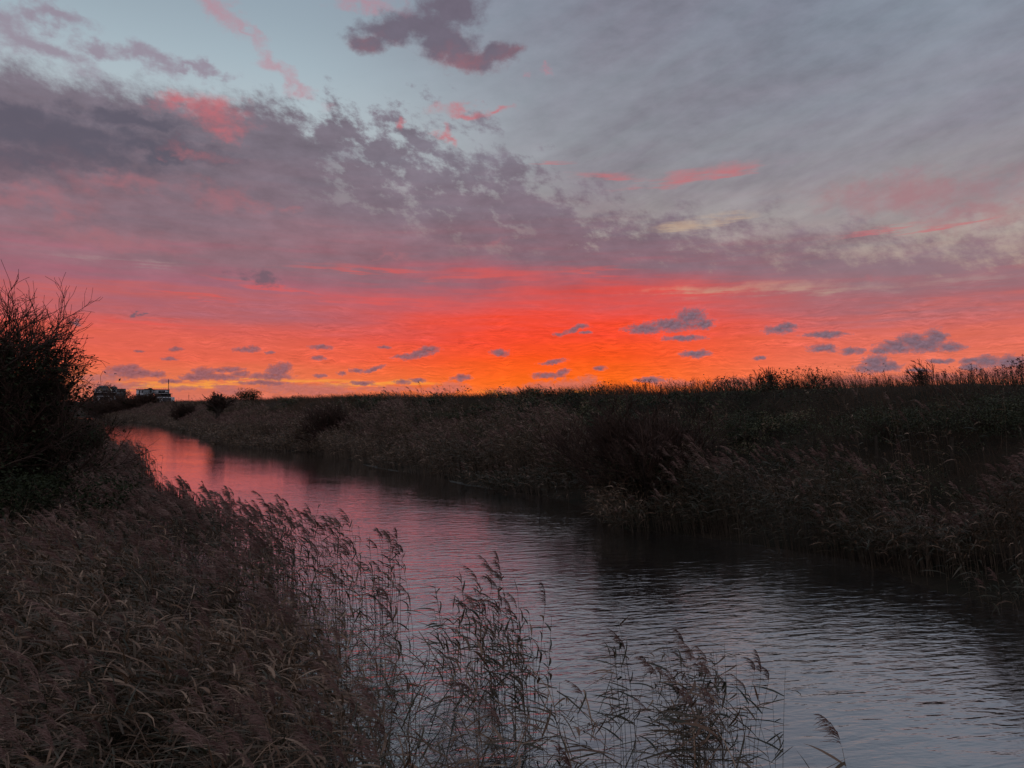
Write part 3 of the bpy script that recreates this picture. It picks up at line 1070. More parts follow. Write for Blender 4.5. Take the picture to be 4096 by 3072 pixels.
    for o in (a.build('stems', M_STEM, root), b.build('foliage', M_REED, root), c.build('plumes', M_PLUME, root)):
        o['kind'] = 'stuff'

    # far bank
    rng = np.random.default_rng(9)
    root = tag(bpy.data.objects.new('reed_bed', None), 'windblown reed bed along the far right bank', 'reed bed', None, 'stuff')
    COL.objects.link(root)
    a, b, c = Mesh(), Mesh(), Mesh()
    N = 60000
    s = -6 + 236 * rng.uniform(0, 1, N) ** 1.6
    d = rng.uniform(-0.5, 9.5, N)
    n = nr(s) + d
    P = place(s, n)
    P[:, 2] = np.maximum(P[:, 2], -0.3)
    f = P[:, 1]
    dl = np.interp(s, [0, 25, 45, 70], [3.2, 3.6, 5.5, 6.5])
    dens = np.where(d < dl, 1.0, 1.0 - ease(d, dl, dl + 3) * 0.93) * (0.06 + 0.84 * ease(fbm(s * 0.45, n * 0.6, 44), 0.36, 0.60))
    keep = in_view(P, 400) & (rng.uniform(size=N) < dens) & (f > 8)
    s, n, d, P, f = s[keep], n[keep], d[keep], P[keep], f[keep]
    hh = (0.9 + 1.9 * ease(fbm(s * 0.28, n * 0.35, 40), 0.25, 0.75)) * (0.8 + 0.2 * ease(d, 0.2, 2.0)) + rng.normal(0, 0.15, len(s))
    hh *= 1 - 0.25 * ease(s, 70, 120)
    green = ease(fbm(s * 0.12, n * 0.25, 47), 0.15, 0.5) * (1 - ease(d, 2.0, 5.0)) * (1 - ease(s, 30, 60))
    tn = np.clip(0.58 - 0.34 * green + rng.normal(0, 0.12, len(s)), 0, 1)
    near = f < 34
    for m, det, th, ln in ((near, 1, 1.5, 7), (~near & (f < 70), 0, 2.1, 6), (f >= 70, 0, 3.4, 5)):
        reed_parts(a, b, c, P[m], hh[m], rng, det, tint=tn[m], thick=th, leaf_n=ln, plume_p=np.where(d[m] > 2.0, 0.42, 0.05), lean_w=0.26, lean_r=0.12, droop=0.35)
    for o in (a.build('stems', M_STEM, root), b.build('foliage', M_REED, root), c.build('plumes', M_PLUME, root)):
        o['kind'] = 'stuff'


build_reeds()


def build_reedmace():
    rng = np.random.default_rng(23)
    M = Mesh()
    N = 900
    s = rng.uniform(27.5, 40, N)
    n = rng.uniform(5.3, 6.9, N)
    P = place(s, n)
    h = rng.uniform(0.8, 1.4, N)
    az = rng.uniform(0, 2 * math.pi, N)
    u = np.linspace(0, 1, 4)[None, :, None]
    ln = np.stack([np.cos(az) * 0.12, np.sin(az) * 0.12, np.ones(N)], 1)
    C = P[:, None] + h[:, None, None] * (u * ln[:, None])
    ribbons(M, C, np.repeat(np.array([[0.014, 0.016, 0.014, 0.004]]), N, 0), unit(rng.normal(size=(N, 3)) * np.array([1, 1, 0.0])), np.clip(rng.normal(0.05, 0.05, N), 0, 1))
    o = M.build('reedmace_patch', M_IVY)
    tag(o, 'dark upright reedmace patch at the near water edge', 'reedmace', None, 'stuff')


build_reedmace()

# ---------------------------------------------------------------- bank vegetation
def blades(M, P, h, rng, tint, lean_w=0.35, width=0.006, lean_r=0.2, K=3):
    N = len(P)
    az = rng.uniform(0, 2 * math.pi, N)
    mag = np.abs(rng.normal(0, lean_r, N))
    lean = np.stack([np.cos(az) * mag, np.sin(az) * mag, np.zeros(N)], 1) + WIND * (lean_w * rng.uniform(0.2, 1.6, N))[:, None]
    u = np.linspace(0, 1, K)[None, :, None]
    C = P[:, None] + h[:, None, None] * (u * np.array([0, 0, 1.0]) * (1 - 0.15 * u) + u ** 1.8 * lean[:, None])
    w = (width if np.ndim(width) else np.full(N, width))[:, None] * np.linspace(1, 0.25, K)[None]
    sd = unit(rng.normal(size=(N, 3)) * np.array([1, 0.6, 0.05]))
    ribbons(M, C, w, sd, tint)


def green_mask(s, n):
    """where bramble covers the slope, rather than dry grass"""
    m = fbm(s * 0.13, n * 0.30, 61)
    near = 1 - ease(s, 34, 66)
    return np.clip(ease(m, 0.22, 0.42) * near + ease(m, 0.55, 0.7) * (1 - near), 0, 1) * ease(n, 25.0, 28.0) * (1 - ease(n, 33.4, 35.6))


def build_bank_plants():
    rng = np.random.default_rng(31)
    # dry grass everywhere on the embankment, longest along the crest
    M = Mesh()
    N = 150000
    s = -12 + 300 * rng.uniform(0, 1, N) ** 1.7
    n = rng.uniform(24.5, 41.0, N)
    P = place(s, n, -0.03)
    g = green_mask(s, n)
    keep = in_view(P, 300) & (rng.uniform(size=N) < (1 - 0.92 * g))
    s, n, P = s[keep], n[keep], P[keep]
    h = (0.25 + 0.75 * ease(fbm(s * 0.5, n * 0.5, 66), 0.25, 0.75)) * rng.uniform(0.5, 1.4, len(s))
    f = P[:, 1]
    tt = np.clip(0.42 + 0.5 * (fbm(s * 0.15, n * 0.3, 67) - 0.5) + rng.normal(0, 0.14, len(s)), 0, 1)
    blades(M, P, h, rng, tt, 0.4, 0.006 * np.clip(f / 28, 0.9, 4.0))
    tag(M.build('dry_grass', M_GRASS), 'dry brown grass covering the embankment slope and crest', 'grass', None, 'stuff')
    # bramble on the slope
    M = Mesh()
    N = 190000
    s = -12 + 120 * rng.uniform(0, 1, N) ** 1.4
    n = rng.uniform(24.5, 36.0, N)
    keep = rng.uniform(size=N) < green_mask(s, n)
    s, n = s[keep], n[keep]
    P = place(s, n)
    mound = fbm(s * 0.55, n * 0.7, 71)
    top = 0.10 + 1.25 * ease(mound, 0.3, 0.75)
    P[:, 2] += top * rng.uniform(0.35, 1.0, len(s)) ** 0.5
    ok = in_view(P, 300)
    P, s, n = P[ok], s[ok], n[ok]
    tt = np.clip(0.42 + 1.5 * (vnoise(s * 1.1, n * 1.4, 73) - 0.5) + rng.normal(0, 0.16, len(s)), 0, 1)
    leaf_quads(M, P, 0.085 * np.clip(P[:, 1] / 30, 0.9, 2.2), rng, tt, 0.5)
    tag(M.build('bramble_cover', M_BRAMBLE), 'low green bramble thicket covering the embankment slope', 'bramble', None, 'stuff')
    # arching bramble canes and dead stalks through it
    M = Mesh()
    N = 2600
    s = -8 + 90 * rng.uniform(0, 1, N) ** 1.3
    n = rng.uniform(25, 36, N)
    P = place(s, n)
    az = rng.uniform(0, 2 * math.pi, N)
    L = rng.uniform(0.5, 1.7, N)
    d = np.stack([np.cos(az) * 0.55, np.sin(az) * 0.55, rng.uniform(0.6, 1.2, N)], 1)
    u = np.linspace(0, 1, 6)[None, :, None]
    C = P[:, None] + L[:, None, None] * (u * d[:, None] + u * u * (np.array([0, 0, -0.45]) + WIND * 0.3))
    tubes(M, C, np.repeat(np.linspace(0.010, 0.004, 6)[None], N, 0), rng.uniform(0, 1, N))
    tag(M.build('bramble_canes', M_GRASS), 'tangle of dead canes and stalks through the embankment thicket', 'canes', None, 'stuff')
    # rough growth on the left bank under the trees, and far along both banks
    M = Mesh()
    N = 42000
    s = rng.uniform(14, 230, N)
    n = nl(s) - rng.uniform(0, 1, N) * np.where(s < 60, 11, 14) - 0.2
    P = place(s, n, -0.05)
    ok = in_view(P, 300) & (rng.uniform(size=N) < np.where(s < 50, 0.45, 1.0))
    P = P[ok]
    blades(M, P, rng.uniform(0.5, 1.5, len(P)), rng, np.clip(rng.normal(0.4, 0.18, len(P)), 0, 1), 0.3, 0.007 * np.clip(P[:, 1] / 26, 1, 5))
    tag(M.build('rank_grass', M_GRASS), 'rank brown grass on the left bank beside the trees', 'grass', None, 'stuff')


build_bank_plants()

# ---------------------------------------------------------------- trees and bushes
def grow(rng, P0, D, L, R, K, wander, up, wind):
    N = len(P0)
    P = np.zeros((N, K, 3))
    P[:, 0] = P0
    d = unit(D)
    for k in range(1, K):
        d = unit(d + rng.normal(0, wander, (N, 3)) + np.array([0, 0, up]) + WIND * wind)
        P[:, k] = P[:, k - 1] + d * (L / (K - 1))[:, None]
    return P, R[:, None] * np.linspace(1.0, 0.5, K)[None]


def kids(rng, P, Rr, L, m, a0, a1, ratio, tmin=0.25):
    N, K = P.shape[:2]
    t = rng.uniform(tmin, 1.0, (N, m)) * (K - 1)
    i = np.minimum(t.astype(int), K - 2)
    fr = (t - i)[..., None]
    r = np.arange(N)[:, None]
    p = P[r, i] * (1 - fr) + P[r, i + 1] * fr
    tan = unit(P[r, i + 1] - P[r, i])
    perp = unit(np.cross(tan, rng.normal(size=(N, m, 3))))
    a = rng.uniform(a0, a1, (N, m))[..., None]
    d = tan * np.cos(a) + perp * np.sin(a)
    ln = L[:, None] * ratio * rng.uniform(0.55, 1.3, (N, m)) * (1.15 - 0.5 * t / (K - 1))
    rr = Rr[r, i] * 0.62
    return p.reshape(-1, 3), d.reshape(-1, 3), ln.reshape(-1), rr.reshape(-1)


def woody(name, label, loc, height, width, seed, stems=10, kn=(7, 6, 5), cat='bush', rad=0.05, leaves=0, leaf=0.09, leaf_top=0.6, up=0.05, wind=0.03,
          wander=0.12, group=None, twig_min=0.004, trunk_h=0.0, single=False, mat=None, tint=(0.2, 0.8)):
    """a bare shrub or tree: stems from the base, three orders of twigs, and dead or ivy leaves in the heart"""
    rng = np.random.default_rng(seed)
    root = thing(name, loc, label, cat, group)
    T, C = Mesh(), Mesh()
    spread = math.atan2(width * 0.5, height * 0.75)
    ang = rng.uniform(0, 2 * math.pi, stems)
    inc = spread * np.sqrt(rng.uniform(0.0, 1.0, stems))
    D = np.stack([np.cos(ang) * np.sin(inc), np.sin(ang) * np.sin(inc), np.cos(inc)], 1)
    P0 = np.stack([rng.normal(0, 0.08 * width, stems), rng.normal(0, 0.08 * width, stems), np.full(stems, -0.15)], 1)
    if trunk_h > 0:
        tp, tr = grow(rng, np.array([[0, 0, -0.2]]), np.array([[0.05, 0, 1.0]]), np.array([trunk_h + 0.2]), np.array([rad * 2.2]), 6, 0.05, 0.2, 0)
        tubes(T, tp, tr * np.array([[1.25, 1.0, 0.95, 0.95, 1.05, 1.1]]), 0.5, 8)
        P0 = np.repeat(tp[:, -1], stems, 0) + rng.normal(0, rad * 0.5, (stems, 3))
    H = height - trunk_h
    L = H * (0.52 + 0.14 * rng.uniform(-1, 1, stems)) * (1.05 - 0.25 * inc / max(spread, 0.1))
    P, R = grow(rng, P0, D, L, np.full(stems, rad), 6, wander * 0.6, up, wind)
    tubes(T, P, np.maximum(R, twig_min), rng.uniform(0.2, 0.6, stems), 5)
    ratio = 0.60
    heart = [P[:, 2:].reshape(-1, 3)]
    for lv, m in enumerate(kn):
        p, d, ln, rr = kids(rng, P, R, L, m, 0.25, 0.85, ratio, 0.2 if lv else 0.15)
        P, R = grow(rng, p, d, ln, rr, 5 if lv < 1 else 4, wander, up, wind)
        L = ln
        tubes(C, P, np.maximum(R, twig_min), rng.uniform(tint[0], tint[1], len(P)), 3)
        if lv < 2:
            heart.append(P.reshape(-1, 3))
    allv = np.concatenate(C.v)
    fit = np.array([width * 0.5 / np.percentile(np.abs(allv[:, 0]), 96), width * 0.5 / np.percentile(np.abs(allv[:, 1]), 96), height / np.percentile(allv[:, 2], 99.6)], np.float32)
    T.v = [v * fit for v in T.v]
    C.v = [v * fit for v in C.v]
    heart = [v * fit for v in heart]
    T.build('trunk' if trunk_h > 0 else 'stems', M_BARK, root)
    if leaves:
        hp = np.concatenate(heart)
        hp = hp[hp[:, 2] < height * leaf_top]
        q = hp[rng.integers(0, len(hp), leaves)] + rng.normal(0, 0.05 * width, (leaves, 3))
        q = q[q[:, 2] > 0.0]
        F = Mesh()
        leaf_quads(F, q, leaf, rng, np.clip(rng.normal(0.4, 0.2, len(q)), 0, 1), 0.6)
        F.build('leaves', mat or M_IVY, root)
    C.build('crown', M_TWIG, root)
    return root


def mound(name, label, loc, w, d, h, seed, n_leaf, leaf, mat, cat='bush', group=None, canes=60):
    """a dense leafy bush: leaf clumps through an uneven dome, with canes arching out"""
    rng = np.random.default_rng(seed)
    root = thing(name, loc, label, cat, group)
    k = 26
    c = rng.normal(size=(k, 3)) * np.array([0.30, 0.30, 0.0]) + np.stack([np.zeros(k), np.zeros(k), rng.uniform(0.15, 0.75, k)], 1)
    cr = rng.uniform(0.14, 0.34, k)
    i = rng.integers(0, k, n_leaf)
    v = unit(rng.normal(size=(n_leaf, 3))) * (rng.uniform(0.45, 1.0, n_leaf) ** 0.4)[:, None]
    q = (c[i] + v * cr[i][:, None])
    q = q[q[:, 2] > 0] * np.array([w, d, h])
    F = Mesh()
    leaf_quads(F, q, leaf, rng, np.clip(rng.normal(0.4, 0.2, len(q)), 0, 1), 0.6)
    F.build('foliage', mat, root)
    T = Mesh()
    az = rng.uniform(0, 2 * math.pi, canes)
    L = rng.uniform(0.7, 1.25, canes) * h
    dd = np.stack([np.cos(az) * 0.6 * w / h / 2, np.sin(az) * 0.6 * d / h / 2, np.ones(canes)], 1)
    u = np.linspace(0, 1, 6)[None, :, None]
    P = np.array([0, 0, -0.1]) + L[:, None, None] * (u * dd[:, None] + u * u * (dd[:, None] * np.array([0.5, 0.5, 0]) - np.array([0, 0, 0.3])))
    tubes(T, P, np.repeat(np.linspace(0.014, 0.005, 6)[None], canes, 0), rng.uniform(0, 0.8, canes))
    T.build('canes', M_TWIG, root)
    return root


def on_ground(px, Z, dz=0.0):
    p = at_px(px, 1591, Z=Z)
    return np.array([p[0], p[1], float(ground_z(p[0], p[1])) + dz])


def n_at(px, n):
    """forward distance where a pixel column crosses an across-canal line"""
    return n / (NV[0] * (px - CX) / F_PX + NV[1])


woody('bare_tree', 'tallest dark bare tree, ivy in its heart, at the left edge of the bank', on_ground(-150, 26), 9.0, 7.2, 21, stems=26, kn=(10, 9, 9), cat='tree', rad=0.085,
      leaves=42000, leaf=0.14, leaf_top=0.78, up=0.07, wander=0.21, twig_min=0.0055)
woody('bare_tree', 'bare spreading tree with upright side shoots beside the tallest tree on the left bank', on_ground(-5, 29), 7.9, 5.2, 2, stems=16, kn=(10, 9, 7), cat='tree', rad=0.065,
      leaves=30000, leaf=0.14, leaf_top=0.72, up=0.07, twig_min=0.0055, wander=0.22)
woody('bare_tree', 'smaller bare tree with twigs reaching over the canal, in front of the lit flats', on_ground(165, 34), 6.2, 4.0, 3, stems=14, kn=(9, 8, 7), cat='tree', rad=0.055,
      leaves=15000, leaf=0.14, leaf_top=0.62, up=0.07, twig_min=0.006, wander=0.22)
woody('bare_bush', 'low bare bush hanging over the water just below the lit flats', on_ground(285, 42), 4.2, 3.4, 4, stems=16, kn=(8, 7, 4), rad=0.04,
      leaves=7000, leaf=0.14, leaf_top=0.75, twig_min=0.008, wander=0.18)
mound('bramble_bush', 'dark bramble bush under the tallest tree at the left edge', on_ground(40, 21.5), 5.5, 4.0, 2.9, 5, 12000, 0.11, M_IVY)
mound('bramble_bush', 'dark bramble bush under the spreading tree, behind the near reeds', on_ground(215, 25.5), 4.6, 3.6, 2.5, 6, 10000, 0.11, M_IVY)
mound('bramble_bush', 'dark bramble bush nearest the water under the smaller bare tree', on_ground(215, 31), 3.4, 3.4, 2.3, 7, 8000, 0.12, M_IVY)

woody('willow_bush', 'large round twiggy bush standing above the reeds on the right bank', on_ground(2620, 32.5, -0.2), 4.9, 6.2, 10, stems=60, kn=(8, 6, 4), rad=0.03,
      leaves=4500, leaf=0.09, leaf_top=0.5, twig_min=0.0075, up=0.06, wander=0.10, wind=0.02)
woody('willow_bush', 'dark round bush on the right bank where the canal narrows, alone among the reeds', on_ground(1335, 70, -0.2), 4.3, 4.4, 11, stems=34, kn=(7, 5, 4), rad=0.03,
      leaves=3000, leaf=0.10, leaf_top=0.8, twig_min=0.012)
woody('pollard_tree', 'small ivy-clad tree with a thick trunk and short bare shoots on the far right bank', on_ground(878, 106), 5.9, 3.8, 12, stems=16, kn=(5, 4), cat='tree', rad=0.14,
      trunk_h=2.3, leaves=900, leaf=0.16, leaf_top=0.62, twig_min=0.018)
mound('ivy_bush', 'dark ivy-covered bush on the skyline beside the small ivy-clad tree', on_ground(978, n_at(978, 34.5), -0.2), 4.2, 3.0, 3.0, 13, 3500, 0.20, M_IVY, canes=20)
mound('ivy_bush', 'low dark bush on the skyline left of the ivy-covered one', on_ground(905, n_at(905, 35.5), -0.2), 3.4, 3.0, 1.9, 14, 2200, 0.20, M_IVY, canes=20)
woody('willow_bush', 'dim round bush on the far right bank close to the radio mast', on_ground(740, 140, -0.2), 4.0, 5.4, 15, stems=26, kn=(7, 5, 3), rad=0.035, leaves=1800, leaf=0.14, leaf_top=0.85, twig_min=0.018)
woody('willow_bush', 'broad reddish brown bush in front of the apartment blocks at the canal bend', on_ground(505, 206, -0.3), 8.2, 13.5, 16, stems=40, kn=(7, 6, 4), rad=0.05,
      leaves=2500, leaf=0.2, leaf_top=0.6, twig_min=0.024, tint=(0.3, 1.0))
woody('willow_bush', 'reddish brown bush left of the broad one, in front of the lit flats', on_ground(425, 200, -0.3), 6.6, 9.5, 17, stems=30, kn=(7, 5, 4), rad=0.05, leaves=2000, leaf=0.2, leaf_top=0.6,
      twig_min=0.024, tint=(0.3, 1.0))
woody('willow_bush', 'low reddish brown bush right of the broad one, under the grey apartment block', on_ground(590, 206, -0.3), 5.0, 9.5, 18, stems=30, kn=(6, 5, 4), rad=0.05, leaves=2000, leaf=0.2, leaf_top=0.6,
      twig_min=0.026, tint=(0.3, 1.0))
mound('bramble_bush', 'dark low bush on the right bank below the skyline ivy bush', on_ground(800, 118, -0.2), 4.5, 3.0, 1.6, 19, 2500, 0.16, M_IVY, canes=20)

for k, (px, n, w, h, lab) in enumerate(((3000, 30.5, 4.2, 1.7, 'dark green bramble mound on the slope right of the large round bush'),
                                        (3560, 31.0, 4.6, 1.8, 'dark green bramble mound on the slope above the fence, left of another'),
                                        (3960, 31.5, 4.0, 1.9, 'dark green bramble mound on the slope at the right edge'),
                                        (2280, 30.5, 4.4, 1.5, 'dark green bramble mound on the slope left of the large round bush'),
                                        (1850, 31.0, 4.6, 1.5, 'low dark green bramble mound farther along the slope'))):
    mound('bramble_mound', lab, on_ground(px, n_at(px, n), -0.2), w, 3.0, h, 60 + k, 7000, 0.075, M_BRAMBLE, canes=30, group='bramble mounds on the slope')

# fan-shaped shrubs that break the skyline
for k, (px, h, w, st, lab) in enumerate((
        (3085, 1.45, 1.5, 26, 'large fan of bare twigs on the skyline, right of the seed heads'),
        (3262, 1.15, 1.5, 15, 'wide open fan of curved bare twigs on the skyline'),
        (3178, 0.95, 0.9, 12, 'small bare shrub leaning left between two twig fans on the skyline'),
        (2112, 1.15, 1.9, 22, 'bare twiggy shrub on the skyline under the brightest orange glow'),
        (3700, 1.35, 1.3, 20, 'bare shrub bent left by the wind on the skyline above the fence post'))):
    woody('skyline_shrub', lab, on_ground(px, n_at(px, 36.0), -0.1), h, w, 40 + k, stems=st, kn=(4, 3), rad=0.014, up=0.10, wander=0.10, twig_min=0.006, cat='shrub',
          group='bare shrubs along the skyline', wind=0.18 if px in (3178, 3700) else 0.04)
mound('ivy_bush', 'low dark mound of leaves on the skyline right of the twiggy shrub', on_ground(2210, n_at(2210, 36.0), -0.15), 3.4, 2.0, 0.95, 45, 1800, 0.10, M_IVY, canes=20)


# ---------------------------------------------------------------- seed-head plants on the crest
def seed_plants():
    rng = np.random.default_rng(77)
    protos = []
    for k in range(10):
        r = np.random.default_rng(300 + k)
        A, B = Mesh(), Mesh()
        P, R = grow(r, np.array([[0, 0, -0.1]]), np.array([[0.0, 0, 1.0]]), np.array([1.0]), np.array([0.009]), 6, 0.07, 0.15, 0.05)
        tubes(A, P, R, 0.4, 4)
        m = int(r.integers(6, 11))
        p, d, ln, rr = kids(r, P, R, np.array([1.0]), m, 0.35, 0.8, 0.36, 0.45)
        P2, R2 = grow(r, p, d, ln, np.full(m, 0.005), 5, 0.10, 0.10, 0.06)
        tubes(A, P2, R2, 0.4, 3)
        tips = np.concatenate([P2[:, -1], P[:, -1]])
        td = np.concatenate([unit(P2[:, -1] - P2[:, -2]), unit(P[:, -1] - P[:, -2])])
        n = 9
        az = r.uniform(0, 2 * math.pi, (len(tips), n))
        rd = unit(td[:, None] + 0.75 * np.stack([np.cos(az), np.sin(az), 0 * az], -1))
        rl = r.uniform(0.04, 0.085, (len(tips), n, 1))
        u = np.linspace(0, 1, 3)[None, None, :, None]
        Q = (tips[:, None, None] + rl[:, :, None] * u * rd[:, :, None]).reshape(-1, 3, 3)
        tubes(B, Q, np.full((len(Q), 3), 0.0025), 0.3, 3)
        E = Q[:, -1]
        S0 = np.stack([E - np.array([0, 0, 0.012]), E, E + np.array([0, 0, 0.012])], 1)
        tubes(B, S0, np.repeat(np.array([[0.003, 0.011, 0.003]]), len(S0), 0), 0.1, 4)
        protos.append([A, B, None])
    spec, base = [], {}
    for k in range(170):
        if k < 95:
            px = rng.uniform(2470, 3030)
            h = rng.uniform(0.55, 1.15) * (0.75 + 0.5 * float(vnoise(np.array(px / 60.0), np.array(0.5), 4)))
        else:
            px = 3420 + 760 * rng.uniform(0, 1) ** 0.6
            h = rng.uniform(0.45, 0.95) * (1.0 + 0.5 * float(ease(np.array(px), 3850, 4100)))
        for limit, where in ((2570, 'left of the round bush'), (2680, 'above the round bush'), (2790, 'just right of the round bush'), (2920, 'well right of the round bush'),
                             (3100, 'left of the large twig fan'), (3600, 'right of the open twig fan'), (3780, 'around the wind-bent shrub'), (3900, 'right of the wind-bent shrub'),
                             (4000, 'near the right edge'), (9999, 'at the right edge')):
            if px < limit:
                break
        h *= 0.88
        look = 'short' if h < 0.57 else 'middling' if h < 0.8 else 'tall'
        base[k] = f'{look} dark seed-head stalk, skyline {where}'
        spec.append((px, h, rng.uniform(35.2, 38.5), int(rng.integers(10)), rng.normal(0, 0.5)))
    labels = from_left(base, {k: spec[k][0] for k in base})
    for k, (px, h, n, q, rz) in enumerate(spec):
        loc = on_ground(px, n_at(px, n), -0.02)
        label = labels[k]
        A, B, root = protos[q]
        if root is None:
            t = thing('seed_head_plant', loc, label, 'plant', 'dead seed-head plants along the skyline', rz)
            t.scale = (h, h, h)
            A.build('stalk', M_WEED, t)
            B.build('seed_heads', M_WEED, t)
            protos[q][2] = t
        else:
            copy_thing(root, loc, rz, label, h)


seed_plants()


# ---------------------------------------------------------------- fence, stick, algae
def build_fence():
    root = thing('wire_fence', on_ground(3795, 26.9), 'old post and wire fence half hidden in growth on the right bank', 'fence')
    base = np.array(root.location)
    tops = []
    for k in range(-2, 9):
        s = 12.5 + 2.8 * k
        x, y = to_xy(s, 29.0)
        z = float(ground_z(x, y))
        M = Mesh()
        r = np.random.default_rng(400 + k)
        P, _ = grow(r, np.array([[x, y, z - 0.4]]), np.array([[r.normal(0, 0.04), r.normal(0, 0.04), 1.0]]), np.array([1.75]), np.array([0.06]), 4, 0.01, 0, 0)
        tubes(M, P - base, np.array([[0.07, 0.068, 0.066, 0.062]]), 0.5, 7)
        e = P[0, -1] - base
        tubes(M, np.array([[e, e + np.array([0, 0, 0.012])]]), np.array([[0.062, 0.004]]), 0.5, 7)
        M.build('post', M_WOOD, root)
        tops.append(P[0, -1] - base)
    tops = np.array(tops)
    for drop in (0.12, 0.55):
        M = Mesh()
        pts = tops - np.array([0, 0, drop])
        segs = []
        for a, b in zip(pts[:-1], pts[1:]):
            t = np.linspace(0, 1, 6)[:-1, None]
            segs.append(a * (1 - t) + b * t - np.array([0, 0, 0.05]) * (4 * t * (1 - t)))
        segs.append(pts[-1:])
        path = np.concatenate(segs)[None]
        tubes(M, path, np.full(path.shape[:2], 0.004), 0.5, 3)
        M.build('wire', M_DARK, root)


build_fence()

M = Mesh()
p = at_px(2153, 2082, z=0.0)
rr = np.random.default_rng(3)
P, R = grow(rr, np.array([[0, 0, -0.4]]), np.array([[0.03, 0, 1.0]]), np.array([1.38]), np.array([0.016]), 6, 0.05, 0, 0)
tubes(M, P, R, 0.1, 5)
p2, d2, l2, r2 = kids(rr, P, R, np.array([1.0]), 2, 0.5, 0.9, 0.22, 0.6)
P2, R2 = grow(rr, p2, d2, l2, r2, 4, 0.08, 0.05, 0)
tubes(M, P2, R2, 0.1, 4)
o = M.build('stick', M_TWIG)
o.location = p
tag(o, 'thin dark stick standing up out of the water near the far bank', 'stick')


def build_algae():
    rng = np.random.default_rng(8)
    M = Mesh()
    for s0, s1, off, wd in ((33.5, 39.0, 0.05, 0.4), (46, 53, 0.0, 0.3)):
        s = np.linspace(s0, s1, 60)
        t = np.linspace(0, 1, 60)
        env = np.sin(np.pi * t) ** 0.6
        outer = nr(s) - off - wd * env * (0.4 + 1.1 * fbm(s * 1.7, s * 0 + 3, 5))
        inner = np.minimum(nr(s) + 0.25, outer + 0.03 + 0.5 * env * (0.5 + fbm(s * 2.3, s * 0 + 9, 6)))
        x0, y0 = to_xy(s, outer)
        x1, y1 = to_xy(s, inner)
        V = np.stack([np.stack([x0, y0, np.full(60, 0.006)], 1), np.stack([x1, y1, np.full(60, 0.006)], 1)], 1)
        b = np.arange(59) * 2
        M.add(V, np.stack([b, b + 2, b + 3, b + 1], 1))
    tag(M.build('algae_film', M_ALGAE), 'pale film of floating algae along the far water edge', 'algae', None, 'stuff')


build_algae()


# ---------------------------------------------------------------- buildings beyond the bend
def building(name, label, px0, px1, base_py, Z, az_px):
    """an Empty at the foot of a block whose local x runs to the right and local -y faces the camera"""
    p = at_px(0.5 * (px0 + px1), base_py, Z=Z)
    a = math.atan2(-(0.5 * (px0 + px1) - CX), F_PX)
    root = thing(name, p, label, 'building', None, a)
    k = Z / F_PX
    kx = k * math.cos(a)
    xm = 0.5 * (px0 + px1)

    def part(pname, mat, x0, x1, y_top, y_bot, d0, d1, parent=None, tint=0.0):
        M = Mesh()
        box(M, (x0 - xm) * kx, (x1 - xm) * kx, d0, d1, (base_py - y_bot) * k, (base_py - y_top) * k, tint)
        o = M.build(pname, mat, parent or root)
        return o
    return root, part


def window(part, wall, x0, x1, yt, yb, d):
    w = part('window', M_DARK, x0, x1, yt, yb, d - 0.10, d - 0.003, wall)
    part('pane', M_GLASS, x0 + 0.5, x1 - 0.5, yt + 0.5, yb - 0.5, d - 0.13, d - 0.103, wall)
    return w


